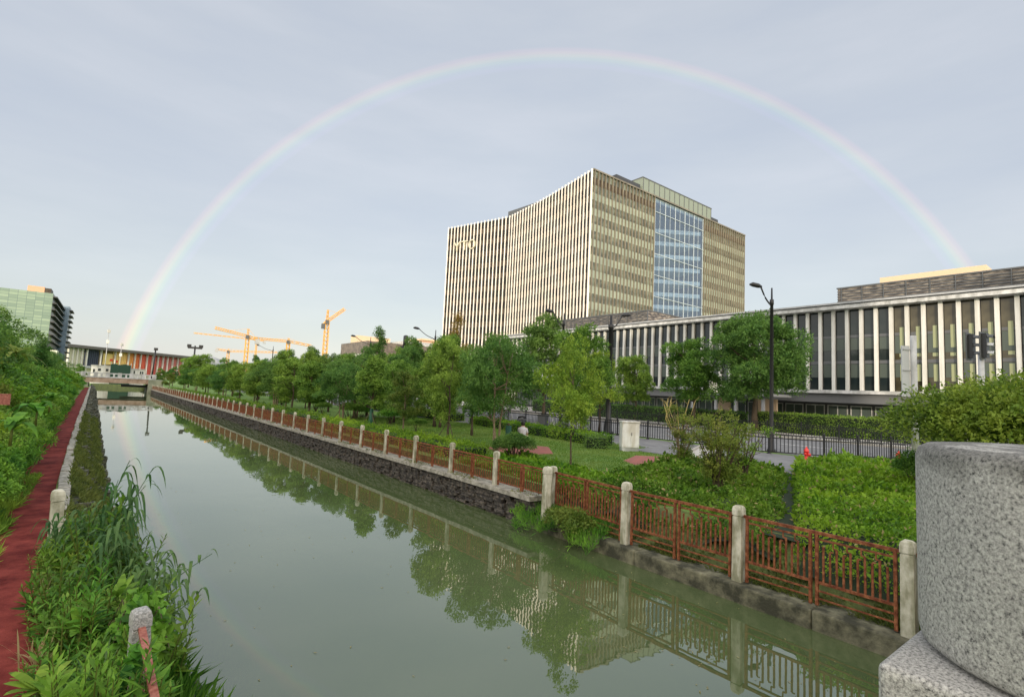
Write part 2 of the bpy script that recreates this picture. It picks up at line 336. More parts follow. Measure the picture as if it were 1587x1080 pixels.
# ------------------------------------------------------------------ leaf meshes
def leaves_into(p, d, nrm, L, W, shape=4):
    """numpy leaf quads: p base, d direction, nrm normal; returns verts (N*4,3)"""
    s = np.cross(d, nrm); s /= (np.linalg.norm(s, axis=1)[:, None] + 1e-9)
    L = np.asarray(L).reshape(-1, 1) if hasattr(L, '__len__') else L; W = np.asarray(W).reshape(-1, 1) if hasattr(W, '__len__') else W
    mid = p + d * L * .45 + nrm * (L * .06)
    return np.stack([p, mid + s * W * .5, p + d * L, mid - s * W * .5], 1).reshape(-1, 3)
def quad_mesh(name, chunks, mats):
    """chunks: list of (verts(N*4,3), material index)"""
    me = bpy.data.meshes.new(name)
    V = np.concatenate([c[0] for c in chunks]).astype(np.float32); nq = len(V) // 4
    mi = np.concatenate([np.full(len(c[0]) // 4, c[1], np.int32) for c in chunks])
    me.vertices.add(len(V)); me.vertices.foreach_set('co', V.ravel())
    me.loops.add(nq * 4); me.loops.foreach_set('vertex_index', np.arange(nq * 4, dtype=np.int32))
    me.polygons.add(nq); me.polygons.foreach_set('loop_start', np.arange(0, nq * 4, 4, dtype=np.int32)); me.polygons.foreach_set('loop_total', np.full(nq, 4, np.int32))
    me.polygons.foreach_set('material_index', mi)
    for m in (mats if isinstance(mats, (list, tuple)) else [mats]): me.materials.append(m)
    me.update(calc_edges=True); return me
def obj_of(name, me, parent=None, loc=None):
    o = bpy.data.objects.new(name, me); COL.objects.link(o)
    if parent is not None: o.parent = parent
    if loc is not None: o.location = loc
    return o
def unit(a): return a / (np.linalg.norm(a, axis=1)[:, None] + 1e-9)
def crown_quads(g, lobes, n, L, W, droop=.0, shell=.62, flat=.8):
    """leaves through lobes (cx,cy,cz,r); tufts of leaves grouped on each lobe's shell"""
    lob = np.array(lobes); wgt = lob[:, 3] ** 2; wgt /= wgt.sum()
    nt_ = n // 7
    k = g.choice(len(lob), nt_, p=wgt)
    dr = unit(g.normal(size=(nt_, 3))); dr[:, 2] = np.where(dr[:, 2] < -.35, -dr[:, 2] * .6, dr[:, 2]); dr = unit(dr)
    rad = lob[k, 3] * (shell + (1.06 - shell) * g.random(nt_) ** .6)
    tip = lob[k, :3] + dr * rad[:, None] * np.array([1, 1, flat])
    rep = 7
    base = np.repeat(tip, rep, 0) + g.normal(size=(nt_ * rep, 3)) * L * .55
    out = np.repeat(dr, rep, 0)
    d = unit(out * .7 + g.normal(size=out.shape) * .75 + np.array([0, 0, -droop]))
    nr = unit(out * .6 + g.normal(size=out.shape) * .45 + np.array([0, 0, .55]))
    ln = L * (.7 + .6 * g.random(len(base)))
    return leaves_into(base, d, nr, ln, ln * W / L)
def lobes_round(g, h0, h1, rx, k=26, prof='round', lr=.30):
    """lobes inside an uneven crown from z h0 to h1, max half-width rx"""
    out = []; H = h1 - h0
    for i in range(k):
        t = (i + .5) / k; 
        if prof == 'round': w = math.sin(math.pi * min(1, .12 + t * .84)) ** .6 * (1 + .22 * g.normal())
        elif prof == 'egg': w = (1 - t) ** .55 * min(1, (t + .12) * 4) 
        elif prof == 'cone': w = (1 - t) ** .9 * min(1, (t + .08) * 7) + .05
        else: w = 1 - abs(t - .6)
        a = g.random() * 6.283 + i * 2.4; r = rx * w * (.35 + .55 * g.random() ** .5)
        lrad = rx * lr * (.75 + .6 * g.random()) * ((.6 + .4 * w) if prof != 'cone' else (.3 + .8 * w))
        out.append((r * math.cos(a), r * math.sin(a), h0 + H * (.06 + .86 * t) + (H * .035 * g.normal() if prof == 'round' else 0), max(lrad, .08)))
    return out
def trunk_mb(g, h, r, lobes, lean=(0, 0), multi=1, nb=9, fork=.35):
    mb = MB()
    top = max(l[2] for l in lobes) - .3
    for j in range(multi):
        a = j * 6.283 / max(multi, 1) + .5; sp = .0 if multi == 1 else .16 * h ** .3
        pts = []; n = 6
        for i in range(n + 1):
            t = i / n
            pts.append((lean[0] * t + sp * math.cos(a) * (.3 + t * 1.6) * (multi > 1) + g.normal() * r * .25 * (i > 0), lean[1] * t + sp * math.sin(a) * (.3 + t * 1.6) * (multi > 1) + g.normal() * r * .25 * (i > 0), -.05 + t * (top * .92)))
        rr = r / math.sqrt(multi)
        mb.tube(pts, [rr * (1.35 if i == 0 else (1 - .85 * i / n)) for i in range(n + 1)], 7)
        idx = g.choice(len(lobes), min(nb, len(lobes)), replace=False)
        for i in idx:
            l = lobes[i]; zt = max(h * fork, min(l[2] - .25 * abs(l[0]) - .2, top * .8)); t = zt / (top * .92)
            bx = pts[min(n, int(t * n))]
            p0 = (bx[0], bx[1], bx[2]); p2 = (l[0] * .85, l[1] * .85, l[2]); 
            p1 = ((p0[0] * .45 + p2[0] * .55), (p0[1] * .45 + p2[1] * .55), p0[2] * .5 + p2[2] * .5 - .08)
            b = rr * .42
            mb.tube([p0, p1, p2], [b, b * .6, b * .25], 5, cap=False)
    return mb
HIDE = []
def make_tree(name, seed, H, rx, h0, n, L, leaf, prof='round', k=26, lr=.30, r=.09, bark='bark', multi=1, droop=.1, W=None, lean=(0, 0), fork=.3):
    """one tree at the origin: Empty > trunk, crown. Returned prototype is moved to its first place."""
    g = np.random.default_rng(seed)
    root = thing(name, 'tree', 'tree')
    lb = lobes_round(g, h0, H, rx, k, prof, lr)
    lb = [(x + lean[0] * z / H, y + lean[1] * z / H, z, q) for x, y, z, q in lb]
    trunk_mb(g, H, r, lb, lean, multi, fork=fork).build('trunk', M[bark], root)
    q = crown_quads(g, lb, n, L, W or L * .5, droop)
    obj_of('crown', quad_mesh('crown', [(q, 0)], M[leaf]), root)
    root['H'] = H
    return root
_used = {}
def place(proto, x, y, z, H, label, group=None, rz=None, cat='tree', wide=1.0):
    """first call moves the prototype itself, later calls copy it with its parts"""
    s = H / proto['H']; k = proto.name
    rz = rnd.random() * 6.28 if rz is None else rz
    if k not in _used:
        _used[k] = 1; proto.location = (x, y, z); proto.rotation_euler = (0, 0, rz); proto.scale = (s * wide, s * wide, s); proto['label'] = label; proto['category'] = cat
        if group: proto['group'] = group
        return proto
    c = copy_tree(proto, None, (x, y, z), rz, (s * wide, s * wide, s), label, group); c['category'] = cat
    if not group and 'group' in c: del c['group']
    return c

def surf_leaves(g, pts, nrm, L, W, spread=.6, up=.3):
    d = unit(nrm * .35 + g.normal(size=pts.shape) * spread + np.array([0, 0, up * .5]))
    n2 = unit(nrm + g.normal(size=pts.shape) * .35 + np.array([0, 0, up]))
    ln = L * (.7 + .6 * g.random(len(pts)))
    return leaves_into(pts, d, n2, ln, ln * W / L)
def hedge(name, label, pts, w, h, z0, dens, L, leaf, cat='hedge', bump=.06, seed=1, W=None, group=None):
    """clipped hedge along a polyline: dark core + leaf skin, one mesh"""
    g = np.random.default_rng(seed); V = []
    core = MB()
    for a, b in zip(pts[:-1], pts[1:]):
        a = np.array(a, float); b = np.array(b, float); d = b - a; ln = np.linalg.norm(d); d /= ln; s = np.array([-d[1], d[0]])
        n = int(dens * ln * (w + 2 * h))
        t = g.random(n) * (ln + .1) - .05; u = g.random(n) * (w + 2 * h)
        off = np.where(u < h, -w / 2, np.where(u > h + w, w / 2, u - h - w / 2)); zz = np.where(u < h, u, np.where(u > h + w, 2 * h + w - u, h))
        nr = np.stack([np.where(u < h, -s[0], np.where(u > h + w, s[0], 0)), np.where(u < h, -s[1], np.where(u > h + w, s[1], 0)), np.where((u >= h) & (u <= h + w), 1., 0.)], 1)
        x = a[0] + d[0] * t + s[0] * off; y = a[1] + d[1] * t + s[1] * off
        wob = bump * (np.sin(x * 3.1 + y * 2.3) + np.sin(x * 7.3 - y * 5.1) * .6 + g.normal(size=n) * .5)
        p = np.stack([x, y, z0 + zz], 1) + nr * wob[:, None] - nr * .03
        V.append(surf_leaves(g, p, nr, L, W or L * .55))
        # end caps
        for e, sg in ((a, -1), (b, 1)):
            m_ = int(dens * w * h); pp = np.stack([e[0] + s[0] * (g.random(m_) - .5) * w + d[0] * sg * .02, e[1] + s[1] * (g.random(m_) - .5) * w + d[1] * sg * .02, z0 + g.random(m_) * h], 1)
            V.append(surf_leaves(g, pp, np.tile([d[0] * sg, d[1] * sg, 0.], (m_, 1)), L, W or L * .55))
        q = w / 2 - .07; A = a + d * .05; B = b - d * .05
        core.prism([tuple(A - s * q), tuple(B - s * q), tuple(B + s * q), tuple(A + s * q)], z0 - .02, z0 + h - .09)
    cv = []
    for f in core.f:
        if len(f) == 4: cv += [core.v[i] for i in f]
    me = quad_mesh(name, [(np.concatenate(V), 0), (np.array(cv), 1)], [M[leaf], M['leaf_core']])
    o = obj_of(name, me); tag(o, label, cat, group); return o
def bush(name, label, c, rx, ry, h, n, L, leaf, cat='shrub', seed=1, group=None, k=14, W=None, shell=.7, stem=True):
    g = np.random.default_rng(seed); root = thing(name, label, cat, c, 0, group)
    lb = []
    for i in range(k):
        a = i * 2.4 + g.random(); r = (i / k) ** .5 * .72
        lb.append((rx * r * math.cos(a), ry * r * math.sin(a), h * (.38 + .42 * (1 - r * r) * (.75 + .35 * g.random())), min(rx, ry, h) * (.34 + .14 * g.random())))
    q = crown_quads(g, lb, n, L, W or L * .5, .05, shell)
    q[:, 2] = np.maximum(q[:, 2], .01)
    obj_of('foliage', quad_mesh('foliage', [(q, 0)], M[leaf]), root)
    if stem:
        mb = MB()
        for l in lb[::2]: mb.tube([(l[0] * .12, l[1] * .12, -.03), (l[0] * .5, l[1] * .5, l[2] * .5), (l[0], l[1], l[2])], [.03, .022, .01], 5, cap=False)
        mb.build('stems', M['bark'], root, off=(0, 0, 0))
    return root

# ================================================================== SETTING
def XR(Y): return 9.12 if Y < 15 else 9.12 - .0135 * (Y - 15)          # right water edge
_xl = [(-40, 6.0), (0, 1.25), (2, .95), (5.3, .42), (10.7, -.40), (16, -.60), (25, -.78), (45, -1.1), (125, -2.25), (400, -6)]
def XL(Y):                                                            # left fence/coping line
    for (a, xa), (b, xb) in zip(_xl[:-1], _xl[1:]):
        if a <= Y <= b: return xa + (xb - xa) * (Y - a) / (b - a)
    return _xl[-1][1]
def sheet(name, quads, m, kind='structure'):
    mb = MB()
    for q in quads: mb.add(q, [tuple(range(len(q)))])
    o = mb.build(name, m); return tag(o, kind=kind)
CAN_END = 172
ys = [-60, -20, 0, 2, 4, 5.3, 8, 10.7, 13, 16, 25, 45, 80, 125, CAN_END]
mb = MB(); FAR = 2500
for a, b in zip(ys[:-1], ys[1:]):
    mb.add([(-FAR, a, .9), (XL(a) + .02, a, .9), (XL(b) + .02, b, .9), (-FAR, b, .9)], [(0, 1, 2, 3)])
for a, b in zip([-60, 10.3, 15, 40, 80], [10.3, 15, 40, 80, CAN_END]):
    xa = 10.55 if b <= 10.3 else XR(a) + .62; xb = 10.55 if b <= 10.3 else XR(b) + .62
    mb.add([(xa, a, 1.0), (FAR, a, 1.0), (FAR, b, 1.0), (xb, b, 1.0)], [(0, 1, 2, 3)])
mb.add([(-FAR, CAN_END, .9), (FAR, CAN_END, .98), (FAR, FAR, 1), (-FAR, FAR, 1)], [(0, 1, 2, 3)])
mb.add([(-FAR, -60, .9), (-FAR, -FAR, .9), (FAR, -FAR, 1), (FAR, -60, 1)], [(0, 1, 2, 3)])
tag(mb.build('ground', M['lawn']), kind='structure')
# canal end bank
sheet('canal_end_bank', [[(-10, CAN_END - 3, -.6), (14, CAN_END - 3, -.6), (14, CAN_END + .02, 1.0), (-10, CAN_END + .02, .93)]], M['soil'])
# soil bank rising behind the near railing
mb = MB(); nx, ny = 6, 36
g0 = np.random.default_rng(5)
for j in range(ny + 1):
    for i in range(nx + 1):
        t = i / nx; x = 9.62 + t * .98; y = -6 + 16.3 * j / ny; z = .29 + .73 * t ** .8 + (g0.normal() * .03 if 0 < i < nx else 0)
        mb.v.append((x, y, z))
for j in range(ny):
    for i in range(nx):
        a = j * (nx + 1) + i; mb.f.append((a, a + 1, a + nx + 2, a + nx + 1)); mb.m.append(0); mb.sm.append(True)
tag(mb.build('soil_bank', M['soil']), kind='structure')

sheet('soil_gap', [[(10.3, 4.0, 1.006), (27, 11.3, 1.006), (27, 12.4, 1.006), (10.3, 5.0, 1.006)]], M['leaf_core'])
# water
wm = bpy.data.materials.new('canal water'); wm.use_nodes = True; n_ = wm.node_tree.nodes; L_ = wm.node_tree.links; b_ = n_['Principled BSDF']
b_.inputs['Base Color'].default_value = (.075, .098, .055, 1); b_.inputs['Roughness'].default_value = .0; b_.inputs['IOR'].default_value = 2.25; b_.inputs['Specular IOR Level'].default_value = .5
t_ = n_.new('ShaderNodeTexCoord'); mp_ = n_.new('ShaderNodeMapping'); mp_.inputs['Scale'].default_value = (1.0, .55, 1); L_.new(t_.outputs['Object'], mp_.inputs[0])
z1 = n_.new('ShaderNodeTexNoise'); z1.inputs['Scale'].default_value = 1.6; z1.inputs['Detail'].default_value = 3; L_.new(mp_.outputs[0], z1.inputs[0])
z2 = n_.new('ShaderNodeTexNoise'); z2.inputs['Scale'].default_value = .35; z2.inputs['Detail'].default_value = 1; L_.new(mp_.outputs[0], z2.inputs[0])
zr_ = ramp(n_, [(.35, (.15, .15, .15)), (.75, (1, 1, 1))]); L_.new(z2.outputs[0], zr_.inputs[0])
bp_ = n_.new('ShaderNodeBump'); bp_.inputs['Distance'].default_value = .005; L_.new(zr_.outputs[0], bp_.inputs['Strength']); L_.new(z1.outputs[0], bp_.inputs['Height']); L_.new(bp_.outputs[0], b_.inputs['Normal'])
mz = ramp(n_, [(.3, (.054, .080, .028)), (.7, (.080, .104, .044))]); L_.new(z2.outputs[0], mz.inputs[0]); L_.new(mz.outputs[0], b_.inputs['Base Color'])
sheet('water', [[(-8, -60, 0), (14, -60, 0), (14, CAN_END, 0), (-8, CAN_END, 0)]], wm)

# left path, red running surface
sheet('path', [[(XL(a) - (.95 if a < 10 else .78), a, .904), (XL(a) - .08, a, .904), (XL(b) - .08, b, .904), (XL(b) - (.95 if b < 10 else .78), b, .904)] for a, b in zip(ys[2:-2], ys[3:-1])], M['path'])
sheet('plaza', [[(13.2, 16.6, 1.004), (15.2, 16.3, 1.004), (17.0, 18.6, 1.004), (16.6, 19.6, 1.004), (13.6, 19.2, 1.004)], [(16.0, 12.7, 1.004), (17.6, 12.6, 1.004), (19.6, 14.0, 1.004), (18.8, 14.8, 1.004), (16.6, 13.7, 1.004)]], M['pavered'])
sheet('sidewalk', [[(20.2, 7.0, 1.02), (27.6, 8.6, 1.02), (27.2, 16.5, 1.02), (20.4, 16.6, 1.02)], [(21.9, 16.62, 1.02), (27.2, 16.52, 1.02), (27.2, 160, 1.02), (22.6, 160, 1.02)]], M['asphalt'])
sheet('verge_strip', [[(21.0, 12.9, 1.03), (26.8, 15.7, 1.03), (26.8, 16.5, 1.03), (20.6, 14.1, 1.03)]], M['pave'])
sheet('road', [[(28.2, 10.0, .86), (42, 10.0, .86), (42, 175, .86), (28.2, 175, .86)], [(28.2, -40, .86), (42, -40, .86), (42, 9.98, .86), (33, 9.98, .86)]], M['asphalt']).location.z = .15
sheet('road_markings', [[(35.0, y, 1.018), (35.15, y, 1.018), (35.15, y + 3, 1.018), (35.0, y + 3, 1.018)] for y in range(-8, 90, 7)] + [[(28.6, 10.2, 1.018), (28.72, 10.2, 1.018), (28.72, 160, 1.018), (28.6, 160, 1.018)]], M['paint'])
mb = MB(); mb.box((42.0, -20, .98), (42.2, 170, 1.16)); tag(mb.build('kerb', M['kerb']), kind='structure')
sheet('forecourt', [[(42.21, -20, 1.10), (63.9, -20, 1.10), (63.9, 170, 1.10), (42.21, 170, 1.10)]], M['pave'])
mb = MB()
for a, b in (((20.9, 12.7), (27.0, 15.5)), ((20.4, 13.6), (26.9, 16.55))): mb.bar((*a, 1.02), (*b, 1.02), .14, .18)
tag(mb.build('kerb', M['kerb']), kind='structure')

# ---- right bank walls
t = thing('canal_wall', 'low stained concrete ledge at the water under the tall red railing', 'wall', (9.3, 5, 0))
mb = MB(); prev = -6
g1 = random.Random(3)
y = -6.0
while y < 10.6:
    y2 = min(y + 1.9 + g1.random() * 1.9, 10.6); dx = g1.uniform(-.01, .01)
    mb.box((9.10 + dx, y, -.5), (9.66, y2 - .003, .30 + g1.uniform(-.004, .004))); y = y2
bevel(mb.build('ledge', M['concrete'], t), .03, 2)
t = thing('canal_wall', 'long dark dry stone canal wall under the low red railing', 'wall', (9.3, 40, 0))
mb = MB(); g1 = random.Random(4)
y = 10.6
while y < 138:
    big = 1 if y < 40 else (2 if y < 70 else 4)
    y2 = y + (.28 + .25 * g1.random()) * big
    z = -.3
    while z < .60:
        hgt = (.045 + .06 * g1.random()) * (1 if big < 3 else 1.8); z2 = min(z + hgt, .64); o_ = g1.uniform(0, .09); sh = g1.uniform(-.1, .1) * big; x = XR(y) + o_
        cut = z2 - .012
        mb.add([(x, y + sh, z), (x + .5, y + sh, z), (x + .5, y2 + sh, z), (x, y2 + sh, z), (x + g1.uniform(-.02, .03), y + sh + .02, cut), (x + .5, y + sh, cut), (x + .5, y2 + sh, cut), (x + g1.uniform(-.02, .03), y2 + sh - .02, cut)],
               [(0, 3, 2, 1), (4, 5, 6, 7), (0, 1, 5, 4), (1, 2, 6, 5), (2, 3, 7, 6), (3, 0, 4, 7)])
        z = z2
    y = y2
mb.build('stonework', M['stone'], t)
mb = MB(); y = 10.6
while y < 138:
    y2 = y + 1.1; mb.add([(XR(y) - .03, y, .66), (XR(y) + .62, y, .66), (XR(y2) + .62, y2 - .01, .66), (XR(y2) - .03, y2 - .01, .66), (XR(y) - .03, y, .78), (XR(y) + .62, y, .78), (XR(y2) + .62, y2 - .01, .78), (XR(y2) - .03, y2 - .01, .78)],
                         [(0, 3, 2, 1), (4, 5, 6, 7), (0, 1, 5, 4), (1, 2, 6, 5), (2, 3, 7, 6), (3, 0, 4, 7)]); y = y2
mb.build('coping', M['coping'], t)
mb = MB(); ya = [10.6, 15, 40, 80, 138]
for a, b in zip(ya[:-1], ya[1:]): mb.add([(XR(a) + .60, a, .7), (XR(b) + .60, b, .7), (XR(b) + .63, b, 1.01), (XR(a) + .63, a, 1.01)], [(0, 1, 2, 3)])
mb.build('back_face', M['soil'], t)

# ---- right bank railings
def fence_post(h, w, name='post'):
    mb = MB(); a = w / 2
    prof = [(1.0, 0), (.93, h - w * .95)]
    def ring(s, z): return [(-a * s, -a * s, z), (a * s, -a * s, z), (a * s, a * s, z), (-a * s, a * s, z)]
    zs = [(1.0, 0), (.92, h - w * 1.15), (.82, h - w * 1.12), (.82, h - w * 1.05), (1.0, h - w * 1.0), (1.0, h - w * .45), (.86, h - w * .15), (.55, h)]
    vs = []; fs = []
    for s, z in zs: vs += ring(s, z)
    for i in range(len(zs) - 1):
        for k in range(4): fs.append((i * 4 + k, i * 4 + (k + 1) % 4, i * 4 + 4 + (k + 1) % 4, i * 4 + 4 + k))
    fs.append((3, 2, 1, 0)); n = len(zs) * 4; fs.append((n - 4, n - 3, n - 2, n - 1))
    mb.add(vs, fs); return mb
def near_panel(Lg):
    """railing bay along +Y, two framed leaves side by side"""
    mb = MB(); h = 1.16; half = Lg / 2
    mb.bar((0, .10, h), (0, Lg - .10, h), .045, .05)
    for s0, s1 in ((.16, half - .05), (half + .05, Lg - .16)):
        for yy in (s0, s1): mb.bar((0, yy, .02), (0, yy, h), .045, .045)
        mb.bar((0, s0, h - .10), (0, s1, h - .10), .028, .028)
        mb.bar((0, s0, .38), (0, s1, .38), .04, .04)
        mb.bar((0, s0, .25), (0, s1, .25), .025, .025); mb.bar((0, s0, .13), (0, s1, .13), .022, .022)
        n = 10
        for i in range(1, n + 1):
            yy = s0 + (s1 - s0) * i / (n + 1)
            top = h - .20 - (.07 if i % 2 else 0)
            mb.bar((0, yy, .38), (0, yy, top), .03, .022)
            if i % 2 == 0 and i < n:
                st = (s1 - s0) / (n + 1)
                mb.bar((0, yy, top), (0, yy + st * .5, top), .02, .018); mb.bar((0, yy + st * .5, top), (0, yy + st * .5, h - .10), .018, .018)
                mb.bar((0, yy + st * .5, top - .06), (0, yy + st, top - .06), .02, .018)
    return mb
def far_panel(Lg):
    mb = MB(); h = .74
    mb.bar((0, .08, h), (0, Lg - .08, h), .04, .045); mb.bar((0, .08, h - .08), (0, Lg - .08, h - .08), .022, .022)
    mb.bar((0, .08, .12), (0, Lg - .08, .12), .03, .03)
    for yy in (.13, Lg / 2 - .04, Lg / 2 + .04, Lg - .13): mb.bar((0, yy, .02), (0, yy, h), .04, .04)
    n = 22
    for i in range(1, n):
        yy = .13 + (Lg - .26) * i / n
        mb.bar((0, yy, .12), (0, yy, h - .08), .022, .016)
    return mb
GX = 9.36
t = thing('canal_railing', 'tall rust red railing with pale granite posts on the low ledge', 'railing', (GX, 2.45, .3))
p0 = fence_post(1.34, .175).build('post', M['post'], t, off=(0, 0, 0))
yp = [2.45 - 2.58, 2.45, 5.0, 7.6]
first = True; pan = None
for i, y in enumerate(yp + [10.25]):
    o = p0 if i == 0 else p0.copy()
    if i: COL.objects.link(o); o.parent = t
    o.location = (0 if i < 4 else .22, y - 2.45, 0); o.rotation_euler = (0, 0, rnd.uniform(-.03, .03))
    if i == 4: o.scale = (.9, .9, .98)
pm = near_panel(2.58).build('rail_panel', M['rust'], t, off=(0, 0, 0)); 
for i, y in enumerate(yp):
    o = pm if i == 0 else pm.copy()
    if i: COL.objects.link(o); o.parent = t
    o.location = (0, y - 2.45, 0.0); o.scale = (1, (([*yp, 10.25][i + 1]) - y) / 2.58, 1)
    if i == 3: o.rotation_euler = (0, 0, -math.atan2(.2, 2.65))
t = thing('canal_railing', 'long low rust red railing with pale posts on the dark stone wall', 'railing', (9.2, 10.0, .78))
fp = fence_post(.98, .145).build('post', M['post'], t, off=(0, 0, 0))
pp = far_panel(2.5).build('rail_panel', M['rust'], t, off=(0, 0, 0))
fb = fence_post(1.36, .18).build('post', M['post'], t, off=(0, 0, 0)); fb.location = (-.06, .0, -.48)
y = 12.45; i = 0; yprev = 10.0
while y < 133:
    o = fp if i == 0 else fp.copy()
    if i: COL.objects.link(o); o.parent = t
    o.location = (XR(y) + .2 - 9.2, y - 10.0, 0); o.rotation_euler = (rnd.uniform(-.012, .012), rnd.uniform(-.012, .012), rnd.uniform(-.06, .06))
    q = pp if i == 0 else pp.copy()
    if i: COL.objects.link(q); q.parent = t
    q.location = (XR(yprev) + .2 - 9.2, yprev - 10.0, 0); q.rotation_euler = (0, 0, math.atan2(XR(yprev) - XR(y), y - yprev)); q.scale = (1, (y - yprev) / 2.5, 1)
    yprev = y; y += 2.5; i += 1

# ---- left bank
t = thing('canal_wall', 'rough mossy rock revetment along the left water edge', 'wall', (-.3, 20, 0))
mb = MB(); g1 = random.Random(9)
def rockbit(mb, c, r, g):
    import itertools
    vs = []
    base = [(-1, -1, -1), (1, -1, -1), (1, 1, -1), (-1, 1, -1), (-1, -1, 1), (1, -1, 1), (1, 1, 1), (-1, 1, 1)]
    for b in base: vs.append((c[0] + b[0] * r[0] * g.uniform(.6, 1.05), c[1] + b[1] * r[1] * g.uniform(.7, 1.05), c[2] + b[2] * r[2] * g.uniform(.6, 1.05)))
    mb.add(vs, [(0, 3, 2, 1), (4, 5, 6, 7), (0, 1, 5, 4), (1, 2, 6, 5), (2, 3, 7, 6), (3, 0, 4, 7)])
y = 4.0
while y < 134:
    st = .16 if y < 30 else (.3 if y < 60 else .6)
    wd = .66 if y > 12 else .45
    for k in range(6):
        u = (k + .5) / 6
        x = XL(y) + .22 + u * wd + g1.uniform(-.12, .16); z = .82 - u * .80 + g1.uniform(-.07, .07)
        rockbit(mb, (x, y + g1.uniform(-.1, .1), z - .1), (.10 + .12 * g1.random(), st * g1.uniform(.45, 1.5), .08 + .10 * g1.random()), g1)
    y += st
mb.build('rocks', M['rock'], t)
mb = MB()
for a, b in zip(ys[2:-1], ys[3:]): 
    mb.add([(XL(a) + .1, a, .80), (XL(a) + 1.1, a, -.15), (XL(b) + 1.1, b, -.15), (XL(b) + .1, b, .80)], [(0, 1, 2, 3)])
mb.build('backing', M['rock'], t)
mb = MB(); y = 1.0; g1 = random.Random(2)
while y < 134:
    y2 = y + g1.uniform(.7, 1.2) * (1 if y < 50 else 2.5); e = g1.uniform(-.025, .025); h = .98 + g1.uniform(-.03, .04)
    mb.add([(XL(y) - .07 + e, y, .6), (XL(y) + .15 + e, y, .6), (XL(y2) + .15 + e, y2 - .02, .6), (XL(y2) - .07 + e, y2 - .02, .6), (XL(y) - .07 + e, y, h), (XL(y) + .15 + e, y, h), (XL(y2) + .15 + e, y2 - .02, h), (XL(y2) - .07 + e, y2 - .02, h)],
           [(0, 3, 2, 1), (4, 5, 6, 7), (0, 1, 5, 4), (1, 2, 6, 5), (2, 3, 7, 6), (3, 0, 4, 7)]); y = y2
bevel(mb.build('coping', M['coping'], t), .02, 2)
t = thing('railing_remnant', 'overgrown left bank posts with a broken faded red rail', 'railing', (.4, 5.3, .9))
for k, (x, y) in enumerate(((.42, 5.3), (-.40, 10.75))):
    o = fence_post(.72 if k == 0 else .80, .135 if k == 0 else .165).build('post', M['granite'] if k == 0 else M['post'], t, off=(0, 0, 0)); o.location = (x - .4, y - 5.3, -.02); o.rotation_euler = (0, -.03, .15)
mb = MB(); mb.bar((.01, -.06, .56), (.07, -1.7, .40), .05, .03); mb.bar((.0, -.08, .30), (.07, -1.7, .16), .035, .03)
mb.build('broken_rail', M['redrail'], t, off=(0, 0, 0))

# ---- bridge parapet post beside the camera and the bridge it stands on
t = thing('bridge_post', 'large speckled grey granite drum on a square base at the right', 'post', (1.208, .076, 3.1))
mb = MB(); r = .22
mb.lathe([(r * .6, 3.118), (r - .012, 3.120), (r - .003, 3.127), (r, 3.14), (r, 3.425), (r - .004, 3.438), (r - .016, 3.446), (r - .05, 3.449), (.02, 3.450)], 96, (1.208, .076))
mb.build('drum', M['speckle'], t)
mb = MB(); mb.box((.968, -.145, 2.80), (1.448, .297, 3.116)); bevel(mb.build('base', M['speckle'], t), .012, 3)
mb = MB(); mb.box((1.01, -.10, 2.0), (1.41, .255, 2.80)); mb.build('shaft', M['speckle'], t)
t = thing('bridge', 'granite faced road bridge under the camera', 'bridge', (5, -6, 1.5))
mb = MB(); mb.box((-3, -11, 1.3), (12, .0, 1.98)); mb.build('deck', M['granite'], t)
mb = MB(); mb.box((1.52, -.02, 1.98), (12, .16, 2.2)); mb.box((1.52, -.0, 2.9), (12, .14, 3.05))
for k in range(9): mb.box((1.9 + k * 1.15, .01, 2.2), (2.1 + k * 1.15, .13, 2.9))
mb.build('parapet', M['granite'], t)

# far bridge
BY = 134.0
t = thing('bridge', 'low far road bridge with pale open parapet across the canal end', 'bridge', (2, BY, 1))
mb = MB(); mb.box((-8, BY, 1.75), (7.2, BY + 9, 2.75)); mb.build('deck', mat('brown bridge beam', (.22, .15, .10), .8, noise=(.8, (.34, .26, .20), 5, .4, .6)), t)
mb = MB(); mb.box((-8.0, BY - .12, 2.76), (8.4, BY + .1, 3.0)); mb.box((-8.0, BY - .12, 3.55), (8.4, BY + .1, 3.75))
for k in range(9): mb.box((-7.9 + k * 1.95, BY - .16, 3.0), (-7.2 + k * 1.95, BY + .14, 3.86))
for k in range(16): mb.box((-7.9 + k * 1.0, BY - .05, 3.0), (-7.6 + k * 1.0, BY + .05, 3.55))
mb.build('parapet', M['offwhite'], t)
am = mat('mossy abutment', (.14, .16, .11), .9, noise=(.9, (.26, .27, .20), 6, .4, .6))
mb = MB(); mb.box((7.1, BY - 2.5, -.4), (9.6, BY + 9, 2.74)); mb.build('abutment', am, t)
mb = MB(); mb.box((-8, BY - .3, -.4), (-2.7, BY + 9, 1.74)); mb.build('abutment', am, t)
mb = MB(); mb.box((2.6, BY + 3, 1.0), (7.09, BY + 3.3, 1.5)); mb.build('pipe_duct', M['dark'], t)

